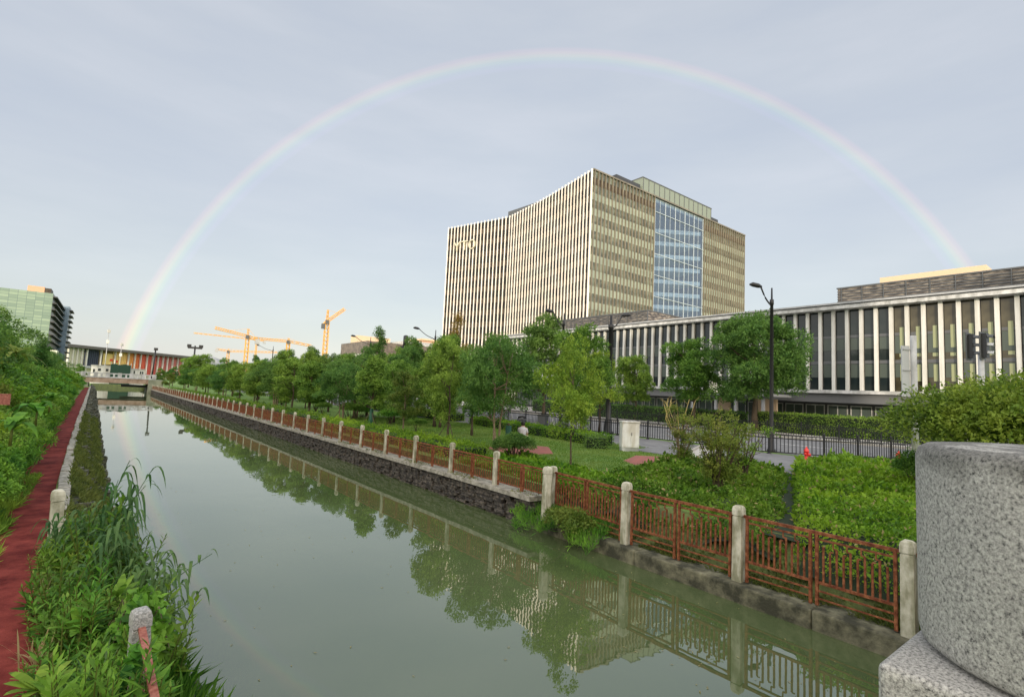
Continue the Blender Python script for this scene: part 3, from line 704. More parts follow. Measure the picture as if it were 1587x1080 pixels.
# ================================================================== TOWER
def face_pts(a, b, n): return [a + (b - a) * i / (n) for i in range(n + 1)]
A = Vector((93.8, 90.1)); curve = [A, Vector((96.44, 103.9)), Vector((99.1, 119.0)), Vector((100.75, 133.5))]
def cat_rom(P, n):
    out = []; Q = [P[0] * 2 - P[1]] + P + [P[-1] * 2 - P[-2]]
    for i in range(1, len(Q) - 2):
        for k in range(n):
            s = k / n; p0, p1, p2, p3 = Q[i - 1:i + 3]
            out.append(.5 * ((2 * p1) + (p2 - p0) * s + (2 * p0 - 5 * p1 + 4 * p2 - p3) * s * s + (3 * p1 - p0 - 3 * p2 + p3) * s ** 3))
    return out + [P[-1]]
cur = cat_rom(curve, 9)                      # 28 points: fin positions on the concave face
K0 = Vector((100.75, 133.5)); K1 = Vector((92.75, 159.3))
seg2 = [K0 + (K1 - K0) * i / 18 for i in range(1, 19)]
left_line = cur + seg2
TZ0, TZ1, FL = 1.1, 62.0, 4.05
tower = thing('office_tower', 'tall office tower with cream vertical fins and a blue glass atrium', 'office building', (94, 90, 1))
back = [Vector((170.6, 90.1)), Vector((170.6, 150.0)), Vector((110, 161.0))]
poly = [(p.x, p.y) for p in left_line[::-1]] 
atx0, atx1 = 120.05, 145.2
bodyA = [(p.x, p.y) for p in left_line] + [(110, 165), (120.04, 150), (120.04, 90.1)]
mb = MB(); mb.prism(bodyA[::-1], TZ0, TZ1 - 1); mb.build('wall', M['spanbrown'], tower)
mb = MB(); mb.box((145.21, 90.1, TZ0), (170.6, 150, TZ1 - 1)); mb.build('wall', M['spanbrown'], tower)
mb = MB(); mb.box((120.05, 112, TZ0), (145.2, 150, TZ1 - 1)); mb.box((120.05, 91, TZ1 - 1.2), (145.2, 112, TZ1 - 1)); mb.build('atrium_wall', M['atrdark'], tower)
def strip(mb, pts, off, z0, z1, mi=0):
    """thin wall strip following a plan line, proud of it by off (to the left of travel reversed)"""
    for a, b in zip(pts[:-1], pts[1:]):
        d = (b - a).normalized(); nn = Vector((-d.y, d.x)) * off
        mb.add([(a.x + nn.x, a.y + nn.y, z0), (b.x + nn.x, b.y + nn.y, z0), (b.x + nn.x, b.y + nn.y, z1), (a.x + nn.x, a.y + nn.y, z1)], [(3, 2, 1, 0)], mi)
for k in range(15):
    z = TZ0 + k * FL
    mb = MB(); strip(mb, left_line, .06, z + 1.5, z + FL - .3); mb.build('window_band', M['glassdark'], tower)
    for x0, x1 in ((93.9, 120.0), (145.3, 170.5)):
        mb = MB(); mb.box((x0, 90.02, z + .2), (x1, 90.1, z + 2.1)); 
        if k < 14: mb.build('spandrel_band', M['spangreen'], tower)
        mb = MB(); mb.box((x0, 90.04, z + 2.12), (x1, 90.1, z + FL + .18)); mb.build('window_band', M['glassolive'], tower)
fin_m = None
fins = []
for i, p in enumerate(left_line):
    q0 = left_line[max(i - 1, 0)]; q1 = left_line[min(i + 1, len(left_line) - 1)]; d = (q1 - q0).normalized(); ang = math.atan2(d.y, d.x)
    if fin_m is None:
        mb = MB(); mb.box((-.17, -.1, TZ0), (.17, .28, TZ1)); fo = mb.build('facade_fin', M['fin'], tower, off=(0, 0, 0)); fin_m = fo
    else: fo = fin_m.copy(); COL.objects.link(fo)
    fo.parent = tower; fo.location = (p.x - 94, p.y - 90, -1); fo.rotation_euler = (0, 0, ang)
fb_ = None
for x0, x1, n in ((94.6, 119.7, 18), (145.6, 170.4, 18)):
    for i in range(n + 1):
        x = x0 + (x1 - x0) * i / n
        if fb_ is None: mb = MB(); mb.box((-.12, -.42, TZ0), (.12, -.02, TZ1 - .1)); fo = mb.build('facade_fin', M['finbronze'], tower, off=(0, 0, 0)); fb_ = fo
        else: fo = fb_.copy(); COL.objects.link(fo)
        fo.parent = tower; fo.location = (x - 94, .1, -1)
# roof edge
mb = MB()
for a, b in zip(left_line[:-1], left_line[1:]): mb.bar((a.x + .3, a.y, TZ1 - .75), (b.x + .3, b.y, TZ1 - .75), .5, .5)
mb.box((93.9, 89.6, TZ1 - .3), (170.7, 90.4, TZ1 + .1)); mb.build('roof_edge', M['finbronze'], tower)
# atrium
at = MB(); at.box((120.1, 90.2, TZ0), (145.15, 90.26, TZ1 - .6)); atr = at.build('atrium_glass', M['atrglass'], tower)
mb = MB()
for i in range(6): x = 120.3 + i * 4.93; mb.box((x - .07, 90.0, TZ0), (x + .07, 90.19, TZ1 - .6))
for k in range(9): z = 57.5 - k * 6.2; mb.box((120.1, 89.99, z), (145.15, 90.18, z + .16))
for i in range(5):
    x = 122.7 + i * 4.93; mb.box((x - .04, 90.1, TZ0), (x + .04, 90.19, TZ1 - .6))
mb.build('mullions', M['atrium'], tower)
for k in range(14):
    z = 3.5 + k * 4.05
    mb = MB(); mb.prism([(120.1, 107.0), (145.1, 91.0), (145.1, 111.9), (120.1, 111.9)], z, z + 1.25); mb.build('atrium_floor', M['slab'], tower)
# rooftop plant
mb = MB(); mb.box((116.8, 102, 61.1), (128.2, 112, 71.4)); mb.build('roof_plant', M['dark'], tower)
mb = MB(); mb.box((168.9, 102, 61.1), (174, 112, 71.2)); mb.build('roof_plant', M['dark'], tower)
mb = MB(); mb.box((128.8, 101.5, 61.1), (168.6, 114, 73.8)); pc = mb.build('roof_screen', mat('pale green screen', (.17, .20, .16), .5), tower)
mb = MB(); 
for i in range(15): x = 129 + i * 2.8; mb.box((x, 101.4, 61.2), (x + .25, 101.49, 73.85))
mb.box((128.7, 101.35, 73.82), (168.7, 114.1, 74.1)); mb.build('screen_ribs', M['darkgrey'], pc, off=(94, 90, 1))
mb = MB(); mb.prism([(104.5, 122), (112, 122), (112, 138), (103.2, 138)], 61.1, 65.2); mb.build('roof_plant', M['darkgrey'], tower)
# roof letters on the far left of the fin facade: Y T O
u = (K1 - K0).normalized(); nrm2 = Vector((-u.y, u.x))
SC_ = .74
def letter(segs, ring=None, pos=0):
    mb = MB(); o = K1 - u * (3.4 + pos * SC_) + nrm2 * .42; zb = 52.6
    for (x0, z0, x1, z1) in segs:
        a = o - u * x0 * SC_; b = o - u * x1 * SC_
        mb.bar((a.x, a.y, zb + z0 * SC_), (b.x, b.y, zb + z1 * SC_), .35, .6, up=(nrm2.x, nrm2.y, 0))
    if ring:
        n = 20
        for k in range(n):
            t0 = 6.283 * k / n; t1 = 6.283 * (k + 1) / n
            a = o - u * SC_ * (2.0 + 1.75 * math.cos(t0)); b = o - u * SC_ * (2.0 + 1.75 * math.cos(t1))
            mb.bar((a.x, a.y, zb + SC_ * (2.2 + 2.1 * math.sin(t0))), (b.x, b.y, zb + SC_ * (2.2 + 2.1 * math.sin(t1))), .3, .6, up=(nrm2.x, nrm2.y, 0))
    mb.build('letter', M['lettering'], tower)
M['lettering'] = mat('pale sign lettering', (.50, .47, .36), .5)
letter([(0, 4.4, 1.8, 2.3), (3.6, 4.4, 1.8, 2.3), (1.8, 2.4, 1.8, 0)], pos=0)
letter([(0, 4.2, 3.7, 4.2), (1.85, 4.2, 1.85, 0)], pos=4.6)
letter([], ring=True, pos=9.0)

# ================================================================== PODIUM
pod = thing('podium_building', 'long three storey building with white vertical columns and dark glass', 'office building', (64, 40, 1.1))
PY0, PY1 = -4.0, 84.0
mb = MB(); mb.box((65.2, PY0, 5.6), (90, PY1, 14.51)); mb.build('wall', M['darkgrey'], pod)
mb = MB(); mb.box((63.25, PY0 - .5, 15.02), (92, PY1 + .5, 15.2), 1); mb.box((63.5, PY0 - .4, 14.90), (92, PY1 + .3, 15.015), 2); mb.box((63.40, PY0 - .4, 14.52), (92, PY1 + .3, 14.895), 0); mb.build('roof', [M['offwhite'], M['greymetal'], M['darkgrey']], pod)
mb = MB(); mb.box((63.3, PY0, 5.12), (66, PY1 + .2, 5.48)); mb.build('ledge', M['offwhite'], pod)
mb = MB(); mb.box((63.8, PY0, 4.1), (67, PY1, 5.11)); mb.build('fascia', mat('fascia grey', (.10, .105, .11), .5), pod)
mb = MB(); mb.box((67.2, PY0, 1.1), (89.9, PY1 - .1, 5.59)); mb.build('ground_floor_wall', M['darkgrey'], pod)
pitch = 1.375; n = int((PY1 - PY0) / pitch)
cproto = None; wprotos = []; M['doorglass'] = mat('entrance door glass', (.07, .09, .085), .12, spec=.5, noise=(.4, (.17, .20, .18), 4, .42, .6))
for v in range(6):
    mb = MB(); mb.box((64.75, -.45, 5.5), (64.95, .45, 14.51), 0)
    g1 = random.Random(v)
    mb.box((64.70, -.44, 8.45), (64.745, .44, 8.80), 3)
    mb.box((64.70, -.44, 11.35), (64.745, .44, 11.65), 3)
    bl = [(9.9, 11.3), (6.9, 8.4)]
    for (a, b) in bl:
        mb.box((64.715, -.43, a + g1.uniform(-.5, .2)), (64.74, .43, b), 1)
    if v in (1, 3, 4):
        mb.box((64.69, -.40, 9.1), (64.712, .05, 9.45), 2); mb.box((64.69, -.36, 9.95), (64.712, .0, 12.2), 2); mb.box((64.69, -.36, 6.6), (64.712, .0, 8.3), 2)
    wprotos.append(mb)
wobj = {}
for i in range(n + 1):
    y = PY0 + i * pitch
    if cproto is None: mb = MB(); mb.box((64.42, -.17, 5.49), (64.74, .17, 14.51)); cproto = mb.build('column', M['white'], pod, off=(64, 0, 1.1)); o = cproto
    else: o = cproto.copy(); COL.objects.link(o); o.parent = pod
    o.location = (0, y - 40, 0)
    if i < n:
        v = (1 + 10 if 8.2 < y < 18 else (0 if y > 17 and rnd.random() < .5 else rnd.choice([0, 2, 5])))
        if v not in wobj: o = wprotos[v % 10].build('window', [M['glasspod'] if v < 10 else M['glasspod_sun'], M['blind'], M['blindpale'], M['darkgrey']], pod, off=(64, 0, 1.1)); wobj[v] = o
        else: o = wobj[v].copy(); COL.objects.link(o); o.parent = pod
        o.location = (0, y + pitch / 2 - 40, 0)
# ground floor glazing
gl = None
for i in range(int((PY1 - PY0) / 2.4)):
    y = PY0 + i * 2.4 + .6
    if gl is None:
        mb = MB(); mb.box((67.10, 0, 1.3), (67.16, 2.1, 3.75), 0)
        for yy in (0, 1.0, 2.02): mb.box((67.02, yy, 1.12), (67.099, yy + .09, 3.8), 1)
        mb.box((67.02, 0, 3.74), (67.098, 2.1, 3.86), 1); gl = mb.build('shopfront', [M['doorglass'], M['offwhite']], pod, off=(64, 0, 1.1)); o = gl
    else: o = gl.copy(); COL.objects.link(o); o.parent = pod
    o.location = (0, y - 40, 0)
# entrance canopy
mb = MB(); mb.box((57.5, 27.5, 4.45), (63.2, 37.5, 4.75), 0); mb.box((57.7, 27.6, 4.2), (63.2, 37.4, 4.449), 1)
for yy in (28.2, 31.4, 33.9, 37.0): mb.box((58.0, yy, 1.1), (58.3, yy + .3, 4.2), 0)
mb.box((61.9, 28.6, 1.1), (62.2, 30.8, 4.19), 2); mb.box((61.9, 34.4, 1.1), (62.2, 36.4, 4.19), 2)
mb.build('entrance_canopy', [M['greymetal'], M['darkgrey'], M['sandstone']], pod)
mb = MB(); mb.box((60, 32, 4.76), (63.2, 36, 6.0)); mb.build('canopy_box', mat('cream canopy box', (.70, .66, .52), .6), pod)
# rooftop louvre screens
lm = bpy.data.materials.new('woven louvre screen'); lm.use_nodes = True; n_ = lm.node_tree.nodes; L_ = lm.node_tree.links; b_ = n_['Principled BSDF']
t_ = n_.new('ShaderNodeTexCoord'); m_ = n_.new('ShaderNodeMapping'); m_.inputs['Scale'].default_value = (1, .8, 3.6); L_.new(t_.outputs['Object'], m_.inputs[0])
z_ = n_.new('ShaderNodeTexNoise'); z_.inputs['Scale'].default_value = 1.5; z_.inputs['Detail'].default_value = 5; L_.new(m_.outputs[0], z_.inputs[0])
r_ = ramp(n_, [(.38, (.035, .03, .028)), (.52, (.11, .095, .08)), (.66, (.24, .21, .17))]); L_.new(z_.outputs[0], r_.inputs[0]); L_.new(r_.outputs[0], b_.inputs['Base Color']); b_.inputs['Roughness'].default_value = .5
def screen(y0, y1, x0, x1, h, step):
    mb = MB(); mb.box((x0 + .1, y0 + .1, 15.2), (x1, y1 - .1, 15.2 + h - .15)); s = mb.build('louvre_screen', lm, pod)
    mb = MB(); mb.box((x0 - .02, y0, 15.2 + h - .15), (x1 + .05, y1, 15.2 + h)); 
    k = y0
    while k < y1 - .05: mb.box((x0 - .05, k, 15.2), (x0 + .09, k + .07, 15.2 + h - .16)); k += step
    nr_ = int(h / .3)
    for j in range(1, nr_): mb.box((x0 + .02, y0 + .05, 15.2 + j * .3), (x0 + .095, y1 - .05, 15.2 + j * .3 + .09))
    mb.build('screen_frame', M['darkgrey'], s, off=(64, 40, 1.1))
screen(51.9, 75.5, 68, 88, 2.75, 2.1); screen(-3.5, 24.4, 68, 88, 2.65, 2.1)
mb = MB(); mb.box((71.5, 11.5, 15.21), (84, 21.0, 19.2)); mb.build('roof_plant', M['sandstone'], pod)

# ================================================================== FAR BUILDINGS
# left glass office
P = onz(83, 455, 40); Y0 = P.y; X1 = P.x; X0 = X1 - 70
Pb = onx(97, 470, X1); Y1 = Pb.y; Pc = ony(109, 470, Y1); X2 = Pc.x
t = thing('glass_office', 'green glass office block with dark sunshade fins beyond the left trees', 'office building', (X1, Y0, 1))
mb = MB(); mb.box((X0, Y0, 8), (X1, Y1 + 12, 40)); mb.build('glass_facade', M['gridglass'], t)
mb = MB(); mb.box((X1 + .01, Y1, 8), (X2, Y1 + 20, 40.5)); mb.build('stair_core', mat('blue grey cladding', (.10, .15, .20), .4, noise=(.2, (.16, .22, .28), 3, .4, .6)), t)
for k in range(10):
    z = 11.5 + k * 2.95
    mb = MB(); mb.box((X1 + .05, Y0 - 1.0, z), (X1 + 1.6, Y1 - .1, z + .55)); mb.box((X2 + .01, Y1 + .2, z), (X2 + 1.5, Y1 + 18, z + .5)); mb.build('sunshade', M['dark'], t)
mb = MB(); mb.box((X1 - .0, Y0 + .1, 8), (X1 + .04, Y1 - .1, 39.9)); mb.build('side_wall', M['blind'], t)
mb = MB(); mb.box((X0 - 5, Y0 - 4, 1), (X1 + 4, Y1 + 20, 8)); mb.box((X1 + 1.5, Y0 - 4.2, 9), (X1 + 4, Y0 + 6, 13.4)); mb.build('base_block', mat('cream base wall', (.60, .60, .48), .7, noise=(.2, (.50, .52, .42), 3, .4, .6)), t)
mb = MB(); mb.box((X1 - 9.5, Y0 + 4, 40), (X1 - 3.6, Y0 + 14, 43.0)); mb.build('roof_plant', mat('peach plaster', (.50, .29, .18), .7), t)
mb = MB(); mb.box((X1 - 3.59, Y0 + 4, 40), (X1 - 1.2, Y0 + 15, 42.6)); mb.build('roof_plant', M['spanbrown'], t)

# exhibition hall
def H_(x): 
    y = 533 + (x - 105) * (12 / 120.); p = onz(x, y + (max(0, x - 225) * -.0), 25); return Vector((p.x, p.y))
a0 = onz(105, 533, 25); a1 = onz(300, 553, 25); ud = Vector((a1.x - a0.x, a1.y - a0.y)).normalized(); nd = Vector((ud.y, -ud.x)); o0 = Vector((a0.x, a0.y))
def hs(x):   # distance along the facade line for a view direction
    d = _ray(x, 560); d2 = Vector((d[0], d[1])); c = Vector((0, 0)); 
    # solve o0 + ud*s = d2*t
    det = ud.x * (-d2.y) + d2.x * ud.y
    return ((-o0.x) * (-d2.y) + d2.x * (-o0.y)) / det
hall = thing('exhibition_hall', 'long flat roofed hall with yellow to red coloured curtain facade past the bridge', 'hall', (o0.x, o0.y, 1))
def hbox(mb, s0, s1, n0, n1, z0, z1, mi=0):
    c = [o0 + ud * s0 + nd * n0, o0 + ud * s1 + nd * n0, o0 + ud * s1 + nd * n1, o0 + ud * s0 + nd * n1]
    mb.prism([(p.x, p.y) for p in c], z0, z1, mi)
Lh = hs(345)
mb = MB(); hbox(mb, -6, Lh, -60, 3.5, 22.8, 25); mb.build('roof', mat('grey brown roof edge', (.11, .10, .09), .7), hall)
mb = MB(); hbox(mb, -2, Lh - 2, -58, -3, 1, 22.7); mb.build('wall', mat('cream hall wall', (.62, .61, .45), .7), hall)
cols = [134, 156, 178, 199, 209, 218, 228, 237, 245, 253, 260, 268, 276, 284, 292]
pc_ = [(.035, .045, .07), (.16, .11, .03), (.75, .50, .16), (.75, .33, .09), (.74, .20, .07), (.72, .14, .08), (.66, .12, .09), (.62, .12, .10), (.60, .14, .12), (.58, .15, .13), (.56, .17, .15), (.55, .18, .16), (.52, .18, .16), (.5, .18, .16)]
for i, (xa, xb) in enumerate(zip(cols[:-1], cols[1:])):
    m = mat('facade curtain', pc_[i], .7)
    mb = MB(); sa, sb = hs(xa), hs(xb); z0 = 9.5 if i < 3 else 4
    if i == 1:   # dark glass, a yellow curtain over most of it
        hbox(mb, sa, sb, -2.9, -2.4, z0, 22.6, 0); mb.build('facade_panel', m, hall)
        mb = MB(); hbox(mb, sa + (sb - sa) * .3, sb, -2.3, -2.1, z0 + 2, 20.5); mb.build('curtain', mat('yellow curtain', (.72, .55, .20), .8), hall); continue
    n2 = max(1, int((sb - sa) / 1.6))
    for k in range(n2):
        w = (sb - sa) / n2; hbox(mb, sa + k * w + .12 * w, sa + (k + 1) * w - .12 * w, -2.3, -1.9, z0, 20.8 + (k % 2) * .5)
    hbox(mb, sa, sb, -2.9, -2.5, z0, 22.6); pm_ = mb.build('facade_panel', m, hall)
for x in cols + [105, 112, 119, 126]:
    mb = MB(); s = hs(x); hbox(mb, s - .35, s + .35, -1.0, .4, 1, 22.75); mb.build('column', M['white'], hall)
mb = MB(); hbox(mb, hs(128), hs(200), -2.2, 1.2, 7.6, 9.4); mb.build('canopy', M['offwhite'], hall)
mb = MB(); s = hs(179); hbox(mb, s - 3.5, s - 1.2, -1.8, -1.6, 14.5, 16.2); hbox(mb, s - .4, s + 1.6, -1.8, -1.6, 13, 18.2); hbox(mb, s + 2.4, s + 4.0, -1.8, -1.6, 13.6, 15.4); mb.build('red_emblem', mat('red mark', (.62, .05, .03), .7), hall)

# site cabins and hoarding beyond the bridge
def cab(label, px0, px1, ytop, ybot, Yd, m, name='site_cabin', cat='cabin', wins=()):
    a = ony(px0, ytop, Yd); b = ony(px1, ytop, Yd); z1 = a.z; t = thing(name, label, cat, (a.x, Yd, 1.0))
    mb = MB(); mb.box((a.x, Yd, .9), (b.x, Yd + 3, z1)); mb.build('shell', m, t)
    mb = MB(); mb.box((a.x - .15, Yd - .2, z1), (b.x + .15, Yd + 3.2, z1 + .18)); mb.build('roof', M['offwhite'], t)
    for u0, u1, v0, v1 in wins:
        mb = MB(); x0 = a.x + (b.x - a.x) * u0; x1 = a.x + (b.x - a.x) * u1; mb.box((x0, Yd - .05, 1 + (z1 - 1) * v0), (x1, Yd - .004, 1 + (z1 - 1) * v1)); mb.build('window', M['glasspod'], t)
    return t
cab('white site cabin left of the dark green hoarding beyond the far bridge', 142, 172, 566, 580, 176, M['white'], wins=((.35, .5, .7, .85), (.75, .9, .7, .85), (.1, .2, .6, .8)))
cab('white site cabin right of the dark green hoarding beyond the far bridge', 203, 225, 572, 583, 176, M['white'], wins=((.2, .3, .7, .9), (.65, .75, .7, .88), (.8, .9, .7, .88)))
t = thing('hoarding', 'dark green covered hoarding between two white cabins past the bridge', 'hoarding', (ony(187, 570, 174).x, 174, 1))
a = ony(172, 564, 174); b = ony(203, 566, 174); mb = MB()
for k in range(12): x = a.x + (b.x - a.x) * k / 12; mb.box((x, 174 + (k % 2) * .06, .9), (x + (b.x - a.x) / 12, 174.3 + (k % 2) * .06, a.z + .12 * math.sin(k)))
mb.build('sheeting', mat('dark green netting', (.012, .05, .03), .8), t)
mb = MB(); mb.box((a.x, 174.4, .9), (a.x + .15, 174.6, a.z + .5)); mb.box((b.x, 174.4, .9), (b.x + .15, 174.6, a.z + .5)); mb.build('frame', M['greymetal'], t)

# mid distance buildings
c0 = onz(570, 528, 24); X = c0.x; Yc = c0.y; yl = onx(529, 540, X).y; xr = ony(700, 545, Yc).x
t = thing('office_block', 'white finned low office block with dark top band behind the conifer', 'office building', (X, Yc, 1))
mb = MB(); mb.box((X, Yc, 1), (xr + 10, yl, 17)); mb.build('wall', M['spanbrown'], t)
mb = MB(); mb.box((X - 1, Yc - 1, 17), (xr + 10, yl + 1, 18.2)); mb.build('roof_ledge', M['white'], t)
mb = MB(); mb.box((X - .2, Yc - .2, 18.2), (xr + 8, yl, 24)); mb.build('top_band', mat('dark ribbed band', (.09, .075, .065), .5, noise=(.5, (.16, .13, .11), 3, .4, .6)), t)
fp_ = None
for i in range(16):
    y = Yc + (yl - Yc) * i / 15
    mb = MB(); mb.box((X - .6, y - .75, 1), (X, y + .75, 16.98)); mb.build('column', M['white'], t)
mb = MB(); mb.box((X + 3, Yc + 20, 24), (X + 20, yl - 4, 28)); mb.build('roof_drum', M['sandstone'], t)
mb = MB(); mb.box((X + 22, Yc + 5, 24), (xr, Yc + 30, 26.5)); mb.build('roof_plant', M['offwhite'], t)
c0 = onz(655, 522, 34); t = thing('plaster_block', 'peach coloured plastered block beside the left edge of the tower', 'building', (c0.x, c0.y, 1))
b = ony(705, 520, c0.y)
mb = MB(); mb.box((c0.x, c0.y, 1), (b.x + 8, c0.y + 20, 32)); mb.build('wall', mat('peach wall', (.52, .32, .22), .7), t)
for k in range(7):
    mb = MB(); x = c0.x + 6 + k * 2.6; mb.box((x, c0.y - .1, 24.5), (x + 1.7, c0.y - .005, 27)); mb.build('window', M['dark'], t)
mb = MB(); mb.box((c0.x - 1, c0.y - 1, 32), (b.x + 9, c0.y + 21, 33)); mb.build('roof', M['sandstone'], t)
# distant dome roof
p = onz(316, 551, 24); t = thing('domed_roof_hall', 'distant grey domed roof above the left tree line', 'building', (p.x, p.y, 1))
mb = MB(); mb.lathe([(12, 1), (12, 17), (10.5, 19.5), (7.5, 22), (4, 23.3), (.5, 23.8)], 28, (p.x + 4, p.y)); mb.build('dome', M['greymetal'], t)

# unseen sun blockers added behind the camera; the gap between them lights some columns
dS = Vector((ANTI.x, ANTI.y)).normalized(); pS = Vector((dS.y, -dS.x))
def blocker_slab(s0, s1, D, Hh, label):
    c = -dS * D + pS * ((s0 + s1) / 2); t = thing('sun_blocker', label, 'sun blocker', (c.x, c.y, 1), -math.atan2(dS.x, dS.y))
    w = (s1 - s0) / 2
    mb = MB(); mb.box((-w, -12, 0), (w, 0, Hh - 1)); mb.build('wall', M['sandstone'], t, off=(0, 0, 0))
    for k in range(int(Hh / 3.2) - 1):
        mb = MB(); x = -w + 1.5
        while x < w - 3: mb.box((x, 0.002, 1.4 + k * 3.2), (x + 1.8, .08, 3.0 + k * 3.2)); x += 3.6
        o = mb.build('window_row', M['glassdark'], t, off=(0, 0, 0))
    mb = MB(); mb.box((-w - .4, -12.4, Hh - 1), (w + .4, .4, Hh)); mb.build('roof', M['offwhite'], t, off=(0, 0, 0))
blocker_slab(-120, 33.6, 100, 36.2, 'long unseen slab added behind the bridge to block the sun')
blocker_slab(42.2, 80, 100, 36.2, 'shorter unseen slab added behind the bridge to block the sun')

# ================================================================== CRANES
def truss(mb, p, q, w, nseg, br=.18):
    p = Vector(p); q = Vector(q); d = (q - p).normalized(); u = Vector((0, 0, 1)) if abs(d.z) < .9 else Vector((1, 0, 0))
    s = d.cross(u).normalized() * w / 2; v = s.normalized().cross(d) * w / 2; cs = [s + v, s - v, -s - v, -s + v]
    for c in cs: mb.bar(p + c, q + c, br * 1.5)
    for i in range(nseg):
        a = p + (q - p) * i / nseg; b = p + (q - p) * (i + 1) / nseg
        for k in range(4): mb.bar(a + cs[k], b + cs[(k + 1) % 4], br)
def crane(label, Yd, base_px, top_px, jib_px, ctr_px, apex=6, luff=False, w=2.2):
    b = ony(*top_px, Yd); t = thing('tower_crane', label, 'crane', (b.x, Yd, 1))
    mb = MB(); truss(mb, (b.x, Yd, 1), (b.x, Yd, b.z), w, int(b.z / 3), .28)
    mb.build('mast', M['orange'], t)
    j = ony(*jib_px, Yd); j = Vector((j.x, Yd, j.z if luff else b.z + (j.z - b.z))); c = ony(*ctr_px, Yd)
    top = Vector((b.x, Yd, b.z + .5))
    mb = MB(); truss(mb, top, j, w * .7, 14, .26); mb.build('jib', M['orange'], t)
    mb = MB(); truss(mb, top, c, w * .7, 4, .26); mb.build('counter_jib', M['orange'], t)
    mb = MB(); mb.box((c.x - 1.5, Yd - 1.2, c.z - 3), (c.x + 1.5, Yd + 1.2, c.z + .6)); mb.build('counterweight', M['greymetal'] if not luff else M['darkgrey'], t)
    mb = MB(); mb.box((b.x - 1.6, Yd - 2.6, b.z - 1.5), (b.x + .3, Yd - .9, b.z + 1.2)); mb.build('cab', M['darkgrey'], t)
    ap = Vector((b.x, Yd, b.z + apex)); mb = MB(); truss(mb, top, ap, 1.0, 3, .2); mb.bar(ap, top + (j - top) * .65, .14); mb.bar(ap, c, .14); mb.build('apex_ties', M['orange'], t)
    return t
crane('orange tower crane with a long jib reaching up to the left', 420, (384, 560), (384, 522), (333, 508), (399, 527))
crane('orange tower crane with flat jib and block counterweight to its right', 430, (447, 560), (447, 530), (392, 524), (482, 536), apex=3)
crane('orange luffing crane with its boom raised steeply to the right', 380, (507, 560), (507, 499), (534, 479), (502, 503), apex=9, luff=True, w=2.6)
crane('low distant orange crane on the left with its jib level', 620, (354, 560), (354, 545), (430, 546), (336, 541), apex=3)
crane('faint distant crane jib just above the left tree line', 720, (392, 560), (398, 527), (300, 516), (410, 529), apex=4, w=1.6)

# ================================================================== STREET FURNITURE
def street_lamp(label, x, y, z, H, arm, ang, group=None, base=.13):
    t = thing('street_lamp', label, 'street lamp', (x, y, z), ang, group)
    mb = MB(); mb.lathe([(base * 1.7, 0), (base * 1.7, .12), (base * 1.2, .2), (base, .9), (base * .8, 1.0), (base * .62, H - .6), (base * .8, H - .58), (base * .8, H - .3), (base * .4, H - .28), (base * .3, H + .35)], 12); mb.build('pole', M['black'], t, off=(0, 0, 0))
    mb = MB(); pts = []
    for i in range(8): s = i / 7; pts.append((arm * s, 0, H - .75 + 1.15 * s ** .7 - .25 * math.sin(s * 3.14)))
    mb.tube(pts, [.06, .05, .045, .04, .04, .04, .04, .05], 6); mb.build('arm', M['black'], t, off=(0, 0, 0))
    mb = MB(); hx = arm; hz = pts[-1][2]
    mb.tube([(hx - .05, 0, hz - .02), (hx + .15, 0, hz + .04), (hx + .45, 0, hz + .09), (hx + .62, 0, hz + .08)], [.06, .13, .13, .05], 8); mb.build('lamp_head', M['black'], t, off=(0, 0, 0))
    return t
TOW = math.pi * .72
street_lamp('tall black street lamp in front of the big round tree by the fence', 28.3, 13.35, 1.0, 8.55, .62, math.pi * .80)
street_lamp('thick dark lamp post behind the yellow green tree near the white cabinet', 27.6, 24.2, 1.0, 7.9, .8, -.5, base=.24)
street_lamp('black street lamp whose head shows above trees left of the podium', 27.6, 29.0, 1.0, 8.5, .9, math.pi * .85)
street_lamp('black street lamp just left of the fin clad tower', 27.4, 48.6, 1.0, 8.5, 1.8, math.pi * .8)
street_lamp('black street lamp in front of the white finned block', 27.4, 66.0, 1.0, 8.7, 2.2, math.pi * .75)
street_lamp('black street lamp below the gap between the cranes', 27.0, 116, 1.0, 9.6, 3.2, math.pi * .75)
t = thing('signal_pole', 'thick dark cabinet pole standing between the lamp and the tree tops', 'pole', (27.4, 55.6, 1)); mb = MB(); mb.lathe([(.2, 0), (.18, 7.2), (.3, 7.25), (.3, 8.6), (.15, 8.7)], 10); mb.build('column', M['black'], t, off=(0, 0, 0)); mb = MB(); mb.box((-.55, -.3, 6.0), (.55, .3, 7.4)); mb.build('box', M['black'], t, off=(0, 0, 0))
t = thing('light_column', 'dark double headed lamp column above the far end of the railing', 'street lamp', (21.8, 195, 1)); mb = MB(); mb.tube([(0, 0, 0), (0, 0, 13)], [.35, .22], 8); mb.build('pole', M['black'], t, off=(0, 0, 0)); mb = MB(); mb.box((-2, -.3, 12.0), (2, .3, 12.6)); mb.box((-2.2, -.5, 12.4), (-1.1, .5, 13.3)); mb.box((1.1, -.5, 12.4), (2.2, .5, 13.3)); mb.build('lamp_head', M['black'], t, off=(0, 0, 0))
t = thing('light_column', 'tall dark pole leaning slightly beside the far hall', 'pole', (8.5, 150, 1)); mb = MB(); mb.tube([(0, 0, 0), (.25, 0, 9)], [.2, .15], 8); mb.build('pole', M['black'], t, off=(0, 0, 0)); mb = MB(); mb.box((-.1, -.3, 8.7), (.7, .3, 9.3)); mb.build('lamp_head', M['black'], t, off=(0, 0, 0))
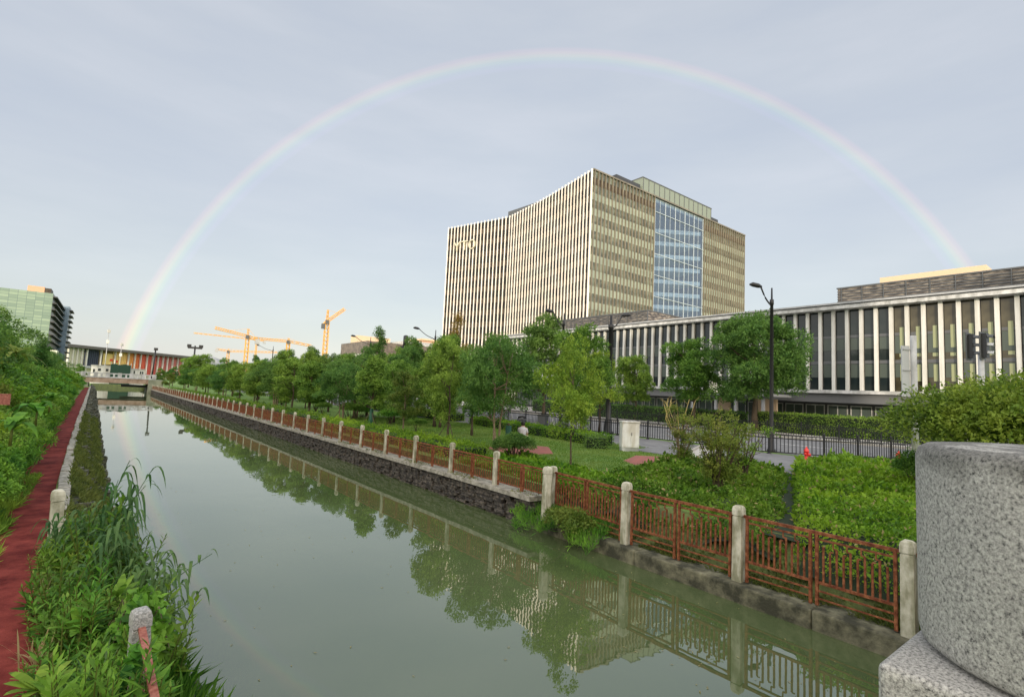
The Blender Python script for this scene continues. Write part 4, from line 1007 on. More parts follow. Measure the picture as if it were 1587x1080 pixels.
for lb_, (px, yt, yb, Yd) in (('taller white camera mast in front of the exhibition hall', (169, 511, 570, 200)), ('shorter white camera mast in front of the exhibition hall', (189, 532, 560, 205))):
    a = ony(px, yt, Yd); t = thing('camera_mast', lb_, 'mast', (a.x, Yd, 1)); h = a.z - 1
    mb = MB(); mb.tube([(0, 0, 0), (0, 0, h)], [.13, .08], 8); mb.build('pole', M['greymetal'], t, off=(0, 0, 0))
    mb = MB(); mb.box((-.4, -.25, h - .9), (.45, .25, h)); mb.tube([(0, 0, h - .1), (0, 0, h + .9)], .05, 6); mb.build('camera_head', M['offwhite'], t, off=(0, 0, 0))
    mb = MB(); mb.box((-.35, -.3, h - 4.2), (.35, .3, h - 3.2)); mb.build('control_box', M['white'], t, off=(0, 0, 0))

# white utility cabinet
t = thing('utility_cabinet', 'white two door utility cabinet on the plaza corner', 'cabinet', (19.9, 16.1, 1.0), R_(-33))
mb = MB(); mb.box((-.42, -.22, .18), (.42, .22, 1.36)); bevel(mb.build('body', M['cabinet'], t, off=(0, 0, 0)), .012)
mb = MB(); mb.box((-.45, -.26, 1.36), (.45, .26, 1.42)); bevel(mb.build('top', M['cabinet'], t, off=(0, 0, 0)), .01)
mb = MB(); mb.box((-.40, -.20, 0), (.40, .20, .18)); mb.build('plinth', M['offwhite'], t, off=(0, 0, 0))
for s in (-1, 1):
    mb = MB(); mb.box((min(0, s * .40) + .008, -.232, .22), (max(0, s * .40) - .008, -.221, 1.32)); d_ = mb.build('door', M['cabinet'], t, off=(0, 0, 0))
mb = MB(); mb.box((.03, -.25, .75), (.05, -.233, .9)); mb.build('handle', M['dark'], d_, off=(0, 0, 0))

def hydrant(label, x, y):
    t = thing('fire_hydrant', label, 'hydrant', (x, y, 1.0))
    mb = MB(); mb.lathe([(.13, 0), (.13, .05), (.085, .06), (.085, .38), (.12, .39), (.12, .43), (.10, .48), (.06, .55), (.03, .58), (.03, .64)], 14); mb.build('barrel', M['hydrant'], t, off=(0, 0, 0))
    for s in (-1, 1): mb = MB(); mb.tube([(0, 0, .3), (s * .17, 0, .3)], [.05, .06], 10); mb.build('outlet', M['hydrant'], t, off=(0, 0, 0))
    mb = MB(); mb.tube([(0, 0, .27), (-.02, -.18, .27)], [.06, .07], 10); mb.build('front_cap', M['hydrant'], t, off=(0, 0, 0))
p = onz(1250, 712, 1.0); hydrant('red fire hydrant in front of the middle of the black fence', p.x * .985, p.y * .985)
p = onz(1393, 720, 1.0); hydrant('red fire hydrant half hidden by the large bush on the right', p.x, p.y)

# black street fences
def street_fence(label, line, step=2.3, H=1.0, z=1.0):
    o = Vector(line[0]); t = thing('street_fence', label, 'fence', (o.x, o.y, z))
    for a, b in zip(line[:-1], line[1:]):
        a = Vector(a); b = Vector(b); L = (b - a).length; n = max(1, round(L / step)); d = (b - a) / n
        for k in range(n):
            p = a + d * k; q = p + d; mb = MB()
            mb.bar((p.x, p.y, z), (p.x, p.y, z + H + .12), .08); mb.lathe([(.12, z), (.12, z + .05), (.05, z + .08)], 8, (p.x, p.y)); mb.lathe([(.05, z + H + .12), (.055, z + H + .16), (.01, z + H + .22)], 8, (p.x, p.y))
            mb.build('post', M['black'], t)
            mb = MB(); 
            for hz_ in (.12, H - .17, H): mb.bar((p.x, p.y, z + hz_), (q.x, q.y, z + hz_), .05, .05)
            nb = 14
            for j in range(1, nb): s = p + d * (j / nb); mb.bar((s.x, s.y, z + .12), (s.x, s.y, z + H), .03, .03)
            mb.build('bar_panel', M['black'], t)
street_fence('black iron fence along the near side of the road behind the park', [(27.7, 64), (27.5, 33), (27.0, 20.4), (27.1, 12.9), (28.4, 10.8), (31.6, 8.9), (36, 7.3)])
street_fence('black iron fence on the far side of the road before the hedges', [(42.8, 60), (42.8, 10)], 2.6, 1.0, 1.1)

# traffic light and sign seen from behind
t = thing('traffic_light', 'traffic signal with dark heads seen side on at the right', 'traffic light', (30.3, 5.15, 1.0), R_(-97))
mb = MB(); mb.tube([(0, 0, 0), (0, 0, 5.3)], [.14, .11], 12); mb.build('pole', M['offwhite'], t, off=(0, 0, 0))
for k, (x, w) in enumerate(((-.42, .10), (.05, .12))):
    mb = MB(); mb.box((x - .02, -.30, 4.9), (x + .03, .30, 6.15)); bevel(mb.build('backboard', M['darkgrey'], t, off=(0, 0, 0)), .02)
    mb = MB(); mb.box((x + .031, -.17, 5.0), (x + .20, .17, 6.08)); hb = mb.build('signal_head', M['black'], t, off=(0, 0, 0))
    for j in range(3):
        mb = MB(); zc = 5.18 + j * .36
        for i in range(9):
            a0_ = math.pi * (i / 9 - .0); a1_ = math.pi * ((i + 1) / 9)
            p1 = (math.cos(a0_) * .13, math.sin(a0_) * .13); p2 = (math.cos(a1_) * .13, math.sin(a1_) * .13)
            mb.add([(x + .20, p1[0], zc + p1[1]), (x + .20, p2[0], zc + p2[1]), (x + .42, p2[0], zc + p2[1] - .03), (x + .42, p1[0], zc + p1[1] - .03)], [(0, 1, 2, 3)])
        mb.build('visor', M['offwhite'] if j != 2 and k else M['darkgrey'], hb, off=(0, 0, 0))
t = thing('sign_pole', 'pale grey pole with a grey panel seen from behind by the right bush', 'sign', (30.0, 7.5, 1.0), R_(-30))
mb = MB(); mb.tube([(0, 0, 0), (0, 0, 6.1)], [.15, .13], 12); mb.build('pole', M['offwhite'], t, off=(0, 0, 0))
mb = MB(); mb.box((-.58, .05, 3.2), (-.16, .10, 5.6)); mb.build('sign_panel', mat('sign back grey', (.40, .42, .44), .6), t, off=(0, 0, 0))
for z in (3.4, 4.4, 5.4): mb = MB(); mb.box((-.54, .02, z), (.0, .05, z + .06)); mb.build('bracket', M['greymetal'], t, off=(0, 0, 0))

# bin, scooters, person, stone
t = thing('litter_bin', 'dark grey box shaped bin beside the parked scooter', 'bin', (24.6, 27.6, 1.0), .4)
mb = MB(); mb.box((-.32, -.3, .05), (.32, .3, 1.0)); bevel(mb.build('body', M['darkgrey'], t, off=(0, 0, 0)), .02); mb = MB(); mb.box((-.35, -.33, 1.0), (.35, .33, 1.08)); mb.build('lid', M['dark'], t, off=(0, 0, 0))
def scooter(label, x, y, rz):
    t = thing('parked_scooter', label, 'scooter', (x, y, 1.0), rz)
    for s in (-.58, .58):
        mb = MB(); n = 18
        pts = [(s + .2 * math.cos(6.283 * k / n), 0, .22 + .2 * math.sin(6.283 * k / n)) for k in range(n + 1)]
        mb.tube(pts, .045, 6, cap=False); mb.build('wheel', M['black'], t, off=(0, 0, 0))
    mb = MB(); mb.tube([(-.6, 0, .5), (-.3, 0, .62), (.0, 0, .5), (.05, 0, .28)], [.12, .16, .13, .09], 8); mb.bar((-.1, 0, .25), (.35, 0, .25), .24, .06); mb.build('body', M['darkgrey'], t, off=(0, 0, 0))
    mb = MB(); mb.tube([(-.62, 0, .74), (-.35, 0, .76), (-.02, 0, .72)], [.08, .12, .07], 8); mb.build('saddle', M['black'], t, off=(0, 0, 0))
    mb = MB(); mb.bar((.38, 0, .25), (.48, 0, .85), .28, .05, up=(1, 0, 0)); mb.tube([(.58, 0, .22), (.46, 0, .9), (.42, 0, 1.0)], [.035, .035, .03], 6); mb.build('front_shield', M['offwhite'], t, off=(0, 0, 0))
    mb = MB(); mb.tube([(.36, -.3, 1.02), (.43, 0, .98), (.36, .3, 1.02)], .02, 6); mb.build('handlebar', M['black'], t, off=(0, 0, 0))
scooter('white fronted dark scooter parked right of the grey bin', 24.9, 26.2, 2.2)
scooter('dark scooter parked left of the grey bin behind the low hedge', 24.4, 30.2, 2.5)

def person(label, x, y, z, rz):
    """seated figure grown as one skinned body; local +Y is forward"""
    t = thing('person', label, 'person', (x, y, z), rz)
    V = [(0, 0, .50), (0, -.01, .68), (0, .01, .88), (0, .02, .98), (0, .05, 1.10),
         (.09, .02, .47), (.11, .40, .50), (.11, .42, .10), (.11, .54, .06), (-.09, .02, .47), (-.11, .40, .50), (-.11, .42, .10), (-.11, .54, .06),
         (.17, .01, .90), (.21, .06, .68), (.12, .28, .62), (.09, .34, .60), (-.17, .01, .90), (-.21, .06, .68), (-.12, .28, .62), (-.09, .34, .60)]
    rad = [.13, .12, .13, .055, .095, .09, .065, .045, .04, .09, .065, .045, .04, .05, .042, .032, .03, .05, .042, .032, .03]
    E = [(0, 1), (1, 2), (2, 3), (3, 4), (0, 5), (5, 6), (6, 7), (7, 8), (0, 9), (9, 10), (10, 11), (11, 12), (2, 13), (13, 14), (14, 15), (15, 16), (2, 17), (17, 18), (18, 19), (19, 20)]
    me = bpy.data.meshes.new('body'); me.from_pydata(V, E, []); me.materials.append(M['skin']); o = obj_of('body', me, t)
    sk = o.modifiers.new('skin', 'SKIN'); o.modifiers.new('sub', 'SUBSURF').levels = 1
    for i, r in enumerate(rad): me.skin_vertices[0].data[i].radius = (r, r)
    me.skin_vertices[0].data[0].use_root = True
    mb = MB(); mb.lathe([(.15, .50), (.165, .62), (.18, .80), (.17, .92), (.07, .97)], 14, (0, 0)); mb.tube([(.15, .01, .90), (.21, .05, .70)], [.07, .055], 8); mb.tube([(-.15, .01, .90), (-.21, .05, .70)], [.07, .055], 8); mb.build('shirt', M['shirt'], t, off=(0, 0, 0))
    mb = MB()
    for s in (-1, 1): mb.tube([(s * .08, -.02, .50), (s * .11, .40, .51), (s * .11, .43, .14)], [.115, .085, .065], 8)
    mb.build('trousers', M['trouser'], t, off=(0, 0, 0))
    mb = MB(); mb.lathe([(.02, 1.00), (.07, 1.03), (.097, 1.09), (.102, 1.15), (.085, 1.21), (.03, 1.245)], 14, (0, .03)); mb.build('hair', M['hair'], t, off=(0, 0, 0))
    return t
person('person in a pale patterned shirt and beige trousers sitting on a stone', 15.35, 18.6, 1.0, -.9)
t = thing('stone_seat', 'pale square stone block under the seated person', 'stone', (15.35, 18.55, 1.0), .3)
mb = MB(); mb.box((-.24, -.26, 0), (.24, .2, .40)); bevel(mb.build('block', M['post'], t, off=(0, 0, 0)), .03)
t = thing('wrapped_stake', 'dark green wrapped stake beside the seated person', 'post', (14.75, 18.9, 1.0)); mb = MB(); mb.tube([(0, 0, 0), (0, 0, 1.0)], [.16, .13], 8); mb.build('wrap', M['wrap'], t, off=(0, 0, 0)); mb = MB(); mb.tube([(0, 0, .99), (0, 0, 1.12)], .05, 6); mb.build('stake', M['bark'], t, off=(0, 0, 0))


# ================================================================== VEGETATION
# ---- prototypes, one of each kind of tree
T_round = make_tree('round_tree', 1, 8.0, 2.3, 2.0, 26000, .17, 'leaf_mid', 'round', 44, .31, .15)
T_round2 = make_tree('round_tree', 2, 7.5, 2.0, 1.8, 22000, .16, 'leaf_dark', 'round', 40, .31, .14)
T_big = make_tree('spreading_tree', 3, 9.8, 4.3, 2.3, 56000, .20, 'leaf_dark', 'round', 76, .25, .28, fork=.2)
T_small = make_tree('park_tree', 4, 4.8, 1.45, 1.1, 17000, .11, 'leaf_mid', 'round', 36, .32, .08)
T_small2 = make_tree('park_tree', 5, 4.2, 1.15, .95, 12000, .11, 'leaf_mid', 'egg', 30, .34, .07)
T_thin = make_tree('slender_tree', 6, 4.6, 1.3, 1.3, 17000, .085, 'leaf_yel', 'round', 30, .36, .05, droop=.2)
T_sparse = make_tree('sparse_tree', 7, 3.9, 1.35, .8, 7500, .11, 'leaf_oliv', 'egg', 28, .28, .06, bark='barkpale')
T_multi = make_tree('multi_stem_tree', 8, 4.7, 1.85, 1.45, 25000, .10, 'leaf_dark', 'round', 42, .30, .11, multi=3, bark='barkpale')
T_con = make_tree('conifer', 9, 9.6, 1.9, 1.0, 16000, .22, 'leaf_dark', 'cone', 44, .26, .12, droop=.3, W=.07)
T_aut = make_tree('yellowing_conifer', 10, 9.4, 2.0, 1.2, 9000, .22, 'leaf_aut', 'cone', 36, .24, .12, droop=.3, W=.07)
T_lime = make_tree('lime_green_tree', 12, 6.2, 1.4, 1.6, 12000, .14, 'leaf_yel', 'round', 24, .4, .09)

# near park trees
place(T_thin, 12.0, 12.05, 1.0, 4.35, 'slender yellow green tree right of the double railing post', rz=.4, wide=.76)
place(T_round, 22.6, 21.9, 1.0, 6.9, 'tall green tree behind the slender yellow green one', rz=2.0, wide=.80)
place(T_lime, 27.5, 24.9, 1.0, 6.0, 'bright lime green tree behind the thick dark lamp post', wide=.9)
place(T_multi, 13.15, 17.7, 1.0, 4.75, 'dark green multi stemmed tree beside the seated person', rz=1.0, wide=.88)
place(T_small, 13.0, 21.3, 1.0, 4.9, 'dense tree propped by stakes, third from the double railing post', rz=.3, wide=.82)
place(T_sparse, 13.0, 26.0, 1.0, 3.6, 'thin olive leaved tree between two denser park trees', rz=.8)
place(T_small2, 13.0, 30.4, 1.0, 4.5, 'staked tree with a dark green wrapped trunk behind the low railing', rz=.9, wide=1.0)
place(T_multi, 12.7, 34.6, 1.0, 3.9, 'low dense dark tree right behind the railing in the middle distance', rz=2.0, wide=.95)
place(T_round2, 30.6, 34.4, 1.0, 9.6, 'tall dark tree left of the bright podium columns', rz=1.0, wide=.92)
place(T_round, 22.0, 30.4, 1.0, 6.8, 'round green tree left of the parked scooters', rz=.5, wide=.85)
place(T_aut, 25.5, 41.0, 1.0, 10.2, 'thin yellowing conifer against the fins of the tower', rz=0)
place(T_con, 26.0, 60.1, 1.0, 10.6, 'dark narrow conifer standing above the tree line by the finned block', rz=0)
place(T_big, 47.5, 23.9, 1.1, 10.7, 'big round dark green tree in front of the podium behind the hedge', rz=.6, wide=.95)
place(T_round, 47.0, 29.9, 1.1, 8.9, 'medium tree left of the big round tree before the columns', rz=2.2, wide=1.05)
place(T_round, 48.0, 38.0, 1.1, 7.5, 'small lollipop shaped tree before the podium columns', rz=3.0, wide=.98)
# second park row
sec = [(16.5, 24.5, 4.6, T_small2, 'mid green tree behind the staked trees left of the seated person'), (17.5, 30.5, 5.2, T_round, 'round tree in the lawn behind the thin olive leaved tree'),
       (18.5, 37.0, 5.6, T_round2, 'dark round tree in the lawn left of the olive leaved tree'), (16.5, 42.0, 4.6, T_small2, 'small tree behind the railing near the finned block')]
for x, y, h, pr, lb in sec: place(pr, x, y, 1.0, h, lb)
g1 = random.Random(21)
for i, y in enumerate([39.5, 44.2, 48.6, 53, 58, 63, 69, 75, 82, 90, 99, 109, 119, 128]):
    place([T_small2, T_small, T_sparse, T_multi][i % 4 if i % 4 != 2 or i < 6 else 1], 12.2 + g1.uniform(-.3, 1.2), y + g1.uniform(-.8, .8), 1.0, g1.uniform(3.5, 4.7), 'small bushy tree in the far row right behind the low railing', 'far row of small trees behind the railing', wide=g1.uniform(1.1, 1.4))
for i, y in enumerate([37, 41, 46.5, 52, 57, 63, 69, 76, 84, 93, 103, 114, 126]):
    place([T_round, T_round2][i % 2], 22.0 + g1.uniform(-1.5, 2.5), y + g1.uniform(-1, 1), 1.0, g1.uniform(5.6, 7.2) + (y > 70) * .6, 'tall round tree in the street side row beyond the park', 'far row of tall street trees', wide=g1.uniform(.72, 1.0))
for i, (x, y) in enumerate([(30, 73), (33, 88), (34, 104), (33, 122), (31, 142), (34, 165), (30, 190), (18, 140), (24, 150), (17, 158), (27, 175), (44, 60), (45, 72), (44, 84)]):
    place([T_round2, T_round][i % 2], x, y, 1.0, g1.uniform(7.2, 8.4), 'rounded tree at the back of the far tree line', 'trees at the back of the far tree line')
place(T_sparse, 10.7, 131.5, .9, 3.6, 'grey green tree on the right bank beside the far bridge abutment', wide=1.2)
for i, (x, y, h) in enumerate([(-6, 186, 5.0), (12.5, 182, 5.0), (15, 176, 5.5)]): place(T_round2, x, y, .9, h, 'dark tree beyond the far bridge', 'trees beyond the far bridge')

for i in range(15):
    y = 29 + i * 4.6 + g1.uniform(-1, 1)
    place([T_small2, T_small, T_multi, T_round2][i % 4], 16.8 + g1.uniform(-1.6, 2.2), y, 1.0, g1.uniform(3.6, 5.2), 'leafy tree in the middle of the park between the railing and the street', 'trees in the middle of the park', wide=g1.uniform(1.0, 1.25))
# stakes
def stakes(label, x, y, wrap):
    t = thing('tree_stakes', label, 'tree stakes', (x, y, 1.0))
    for k in range(3):
        a = k * 2.094 + .5; mb = MB(); mb.tube([(math.cos(a) * .62, math.sin(a) * .62, 0), (math.cos(a) * .05, math.sin(a) * .05, 1.0)], .022, 6); mb.build('stake', M['bark'], t, off=(0, 0, 0))
    if wrap: mb = MB(); mb.lathe([(.20, .05), (.14, .5), (.10, 1.15)], 10); mb.build('trunk_wrap', M['wrap'], t, off=(0, 0, 0))
stakes('three dark stakes propping the dense tree near the railing', 13.0, 21.3, False)
stakes('stakes round the trunk with the dark green wrap', 13.0, 30.4, True)
stakes('thin stakes under the small dense tree far along the railing', 12.7, 34.6, False)

# ---- multi-stem open shrubs in the ground cover
def open_shrub(name, label, x, y, z, H, rx, leaf, n, seed, stems=9, bare=0, L=.07):
    g = np.random.default_rng(seed); root = thing(name, label, 'shrub', (x, y, z))
    mb = MB(); lb = []
    for i in range(stems):
        a = i * 2.4 + g.random() * .5; q = rx * (.35 + .6 * g.random()); h = H * (.62 + .38 * g.random())
        p = [(math.cos(a) * .05, math.sin(a) * .05, 0), (math.cos(a) * q * .25, math.sin(a) * q * .25, h * .35), (math.cos(a) * q * .6, math.sin(a) * q * .6, h * .68), (math.cos(a) * q, math.sin(a) * q, h)]
        mb.tube(p, [.035, .028, .016, .005], 5, cap=False)
        for k in (1, 2, 3):
            lb.append((p[k][0] + g.normal() * .12, p[k][1] + g.normal() * .12, p[k][2] + g.normal() * .1, rx * (.20 + .16 * g.random())))
        for _ in range(4):
            t = g.random(); b0 = Vector(p[1]).lerp(Vector(p[3]), t); b1 = b0 + Vector((g.normal() * .3, g.normal() * .3, .2 + .3 * g.random())); mb.tube([b0, b1], [.010, .004], 4, cap=False)
    mb.tube([(0, 0, -.05), (0, 0, .25)], [.13, .09], 8)
    mb.build('stems', M['bark'] if not bare else M['barkpale'], root, off=(0, 0, 0))
    if bare:
        mb = MB()
        for k in range(bare):
            a = g.random() * 6.28; p0 = Vector((math.cos(a) * .2, math.sin(a) * .2, H * .5)); p1 = p0 + Vector((math.cos(a) * .35, math.sin(a) * .35, H * .3)); p2 = p1 + Vector((g.normal() * .15, g.normal() * .15, H * .25 * (1 + .6 * g.random())))
            mb.tube([p0, p1, p2], [.018, .014, .008], 5)
            for _ in range(3): q0 = p1.lerp(p2, g.random()); mb.tube([q0, q0 + Vector((g.normal() * .12, g.normal() * .12, .16))], [.007, .003], 4)
        mb.build('bare_branches', mat('yellow bare wood', (.42, .33, .12), .8), root, off=(0, 0, 0))
    q = crown_quads(g, lb, n, L, L * .5, .1, .3)
    obj_of('foliage', quad_mesh('foliage', [(q, 0)], M[leaf]), root)
open_shrub('leafy_shrub', 'open yellow green shrub on red brown stems in the ground cover', 13.5, 7.8, .95, 2.35, 1.05, 'leaf_oliv', 7500, 31, 13, L=.075)
open_shrub('leafy_shrub', 'shrub with bare yellow branches beside the paved corner', 17.2, 11.5, .95, 2.3, .75, 'leaf_oliv', 3600, 32, 10, bare=9, L=.075)
open_shrub('leafy_shrub', 'leaning olive shrub right of the bare branched one', 15.9, 8.4, .95, 1.9, .7, 'leaf_yel', 2600, 33, 8, L=.07)

# large bush at the right
bush('large_bush', 'very large rounded yellow green bush above the granite drum', (19.0, 2.2, 1.0), 3.0, 2.9, 3.35, 52000, .105, 'leaf_osm', seed=41, k=46, shell=.72)
bush('round_bush', 'round dark clipped bush behind the railing near the seated person', (12.2, 15.2, .95), .8, .8, 1.0, 14000, .06, 'leaf_dark', seed=42, k=20)
bush('round_bush', 'small round bush at the left foot of the large yellow green bush', (19.6, 4.75, 1.0), .8, .8, 1.3, 7000, .07, 'leaf_mid', seed=43, k=10)

# hedges
hedge('clipped_hedge', 'long clipped dark hedge before the podium right of the big tree', [(48.5, 9.5), (48.5, 24.0)], 1.4, 1.75, 1.05, 150, .14, 'leaf_mid', seed=51)
hedge('clipped_hedge', 'dark clipped hedge before the podium between the small trees', [(48.5, 25.5), (48.5, 56)], 1.4, 1.6, 1.05, 100, .16, 'leaf_dark', seed=52)
hedge('low_hedge', 'low curved hedge bordering the lawn by the white cabinet', [(22.6, 33), (21.6, 26), (20.9, 21.0), (20.5, 18.2)], 1.3, .55, 1.0, 330, .085, 'leaf_bright', seed=53)
hedge('low_hedge', 'dark square end of the low hedge beside the white cabinet', [(19.5, 17.9), (18.9, 17.2)], 1.1, .60, 1.0, 500, .07, 'leaf_dark', seed=54)
hedge('low_hedge', 'low bright yellow hedge strip on the left lawn by the road', [(23.5, 60), (22.8, 36)], 1.4, .6, 1.0, 160, .11, 'leaf_bright', seed=55)
def front_row():
    # low planting right behind the low railing
    hedge('front_planting', 'bright low planting behind the railing below the staked trees', [(10.9, 15.9), (10.75, 21), (10.6, 31)], 1.25, .52, .95, 520, .075, 'leaf_bright', bump=.11, seed=56)
    hedge('front_planting', 'darker low planting farther along behind the low railing', [(10.5, 31.2), (10.2, 48), (9.9, 70), (9.3, 110)], 1.2, .6, .95, 120, .12, 'leaf_cover', bump=.12, seed=57)
front_row()

# ---- ground cover masses (nobody could count the plants)
def cover(name, label, inside, x0, x1, y0, y1, zf, n, L, leaf, seed):
    g = np.random.default_rng(seed)
    x = x0 + (x1 - x0) * g.random(n * 3); y = y0 + (y1 - y0) * g.random(n * 3); ok = inside(x, y)
    # denser near the camera
    dist = np.hypot(x, y); ok &= g.random(len(x)) < np.clip(12 / dist, .25, 1)
    x = x[ok][:n]; y = y[ok][:n]; z = zf(x, y); e = .06
    nx_ = -(zf(x + e, y) - z) / e; ny_ = -(zf(x, y + e) - z) / e; nr = unit(np.stack([nx_, ny_, np.ones_like(nx_)], 1))
    p = np.stack([x, y, z + g.normal(size=len(x)) * .045], 1)
    sc = np.clip(np.hypot(x, y) / 11, .85, 2.0)
    d = unit(g.normal(size=p.shape) * .7 + np.array([-.2, -.15, .25])); n2 = unit(nr + g.normal(size=p.shape) * .55)
    szv = np.exp(g.normal(size=len(x)) * .32); gap_ = np.sin(x * 2.1 + 1.7 * np.sin(y * 1.3 + seed)) * np.sin(y * 2.7 + 1.4 * np.sin(x * 1.9)); keep = (gap_ > -.62) | (g.random(len(x)) < .22)
    dead = g.random(len(x)) < (.035 if seed != 63 else .02); q_all = []
    for mk, mi_ in ((keep & ~dead, 0), (keep & dead, 2)):
        q_all.append((leaves_into(p[mk], d[mk], n2[mk], (L * sc * (.7 + .6 * g.random(len(x))) * szv)[mk], (L * .55 * sc * szv)[mk]), mi_))
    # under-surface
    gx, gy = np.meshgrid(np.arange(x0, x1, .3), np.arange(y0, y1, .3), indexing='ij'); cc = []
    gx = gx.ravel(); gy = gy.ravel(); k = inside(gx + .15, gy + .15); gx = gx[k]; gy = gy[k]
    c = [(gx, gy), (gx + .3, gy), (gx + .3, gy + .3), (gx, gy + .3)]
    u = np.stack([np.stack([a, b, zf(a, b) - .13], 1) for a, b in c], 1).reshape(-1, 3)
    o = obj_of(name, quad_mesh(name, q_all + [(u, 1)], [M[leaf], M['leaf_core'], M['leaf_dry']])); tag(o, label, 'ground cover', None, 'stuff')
def bumps(x, y, s=1.0, sd=0): return s * (1.1 * np.abs(np.sin(x * 4.4 + 1.3 * np.sin(y * 2.1) + sd) * np.sin(y * 4.9 + 1.2 * np.sin(x * 2.6))) - .5 + .5 * np.sin(x * 1.7 + y * .9 + sd) + .5 * np.sin(y * 2.3 - x * 1.1 + sd * 2) + .35 * np.sin(x * 4.1 + sd) * np.sin(y * 3.7) + .2 * np.sin(x * 9 + y * 3) * np.sin(y * 8.1 - x * 2))
GAP = lambda x: .435 * x + .02
def inR(x, y): return (x > 9.85) & (y < GAP(x) + .0) & (y > -3) & (x < 26) & (y < 9.2)
def zR(x, y):
    e = np.clip((GAP(x) - y) / .25, 0, 1); f = np.clip((x - 9.8) / .8, 0, 1)
    return .45 + (.93 * np.sqrt(e) * (.25 + .75 * f)) + bumps(x, y, .085, 1)
def inL(x, y): return (x > 10.0) & (y > GAP(x) + .07) & (y < 10.4 + .30 * (x - 10)) & (x < 24 - .55 * (y - 4)) 
def zL(x, y):
    f = np.clip((x - 9.9) / 1.1, 0, 1); e = np.clip((y - GAP(x) - .05) / .35, 0, 1); b = np.clip((24.2 - .55 * (y - 4) - x) / .6, 0, 1); b2 = np.clip((10.55 + .30 * (x - 10) - y) / .6, 0, 1)
    return .45 + (.35 + .35 * f) * (.4 + .6 * np.sqrt(e)) * (.5 + .5 * np.sqrt(b * b2)) + bumps(x, y, .15, 0)
cover('ground_cover', 'bright raised ground cover filling the right side behind the railing', inR, 9.8, 26, -3, 9.3, zR, 120000, .062, 'leaf_bright', 61)
cover('ground_cover', 'darker uneven ground cover under the open shrubs', inL, 9.9, 24, 4, 14.6, zL, 72000, .058, 'leaf_cover', 62)
def inM(x, y): return (x > 9.95) & (x < 12.4 + .12 * (y - 10)) & (y > 10.2) & (y < 15.6)
def zM(x, y): return 1.0 + .10 * np.clip((x - 9.9) * 2, 0, 1) + bumps(x, y, .05, 3)
cover('ground_cover', 'light green ground cover round the foot of the slender tree', inM, 9.9, 13.2, 10.2, 15.7, zM, 26000, .06, 'leaf_bright', 63)

# grass blades
def grass(name, label, inside, x0, x1, y0, y1, z, n, h, leaf, seed, w=.012, lean=.35, kind='stuff'):
    g = np.random.default_rng(seed); x = x0 + (x1 - x0) * g.random(n); y = y0 + (y1 - y0) * g.random(n); ok = inside(x, y); x = x[ok]; y = y[ok]
    zz = z(x, y) if callable(z) else np.full(len(x), z)
    p = np.stack([x, y, zz], 1); d = unit(g.normal(size=p.shape) * lean + np.array([0, 0, 1])); nn = unit(g.normal(size=p.shape) + np.array([-.6, -.5, .3]))
    q = leaves_into(p, d, nn, h * (.5 + g.random(len(x))), w)
    o = obj_of(name, quad_mesh(name, [(q, 0)], M[leaf])); tag(o, label, 'grass', None, kind); return o
M['leaf_lawn'] = leafmat('lawn blades', (.10, .20, .03), (.19, .31, .055), (.23, .31, .07), clump=.5)
def in_poly(x, y, P):
    ok = np.ones(len(x), bool)
    for (ax, ay), (bx, by) in zip(P, P[1:] + P[:1]): ok &= (bx - ax) * (y - ay) - (by - ay) * (x - ax) >= 0
    return ok
PLZ = [[(13.2, 16.6), (15.2, 16.3), (17.0, 18.6), (16.6, 19.6), (13.6, 19.2)], [(16.0, 12.7), (17.6, 12.6), (19.6, 14.0), (18.8, 14.8), (16.6, 13.7)]]
grass('grass', 'short lawn grass across the park', lambda x, y: (x > 11.4) & (y > GAP(x) + 2.2) & (x < 20.3 + np.clip((y - 16.6) * 9, 0, 2.2)) & ~in_poly(x, y, PLZ[0]) & ~in_poly(x, y, PLZ[1]), 11.4, 22.5, 9, 40, 1.0, 130000, .055, 'leaf_lawn', 71, .028, .8)
gg = lambda x, y: (x > 8.75 + .16 * np.sin(y * 2.9) + .1 * np.sin(y * 7)) & (y > 8.0) & (y < 11.2)
grass('grass', 'long bright grass growing out over the water at the wall step', lambda x, y: gg(x, y), 8.2, 9.6, 7.9, 11.7, lambda x, y: np.clip((x - 8.5) * .55, 0, .55), 5000, .20, 'leaf_fore', 72, .016, .6)
grass('grass', 'weeds and moss along the low ledge under the railing', lambda x, y: np.sin(y * 3.1) + np.sin(y * 7.7 + x * 9) > -.6, 9.42, 10.0, -3, 10.4, lambda x, y: .30 + np.clip((x - 9.62), 0, 1) * .8, 15000, .10, 'leaf_moss', 73, .022, .9)
grass('grass', 'dry tufts along the coping of the dark stone wall', lambda x, y: (x > 9.05 - .0135 * (y - 15)) & (x < 9.6 - .0135 * (y - 15)) & (np.sin(y * 1.9) > .1), 8.6, 9.7, 10.6, 45, .78, 6000, .09, 'leaf_moss', 74, .02, .9)
bush('bank_weeds', 'brown green weeds round the foot of the double railing post', (9.0, 9.0, .1), .45, .9, .65, 3200, .07, 'leaf_oliv', seed=75, k=10)

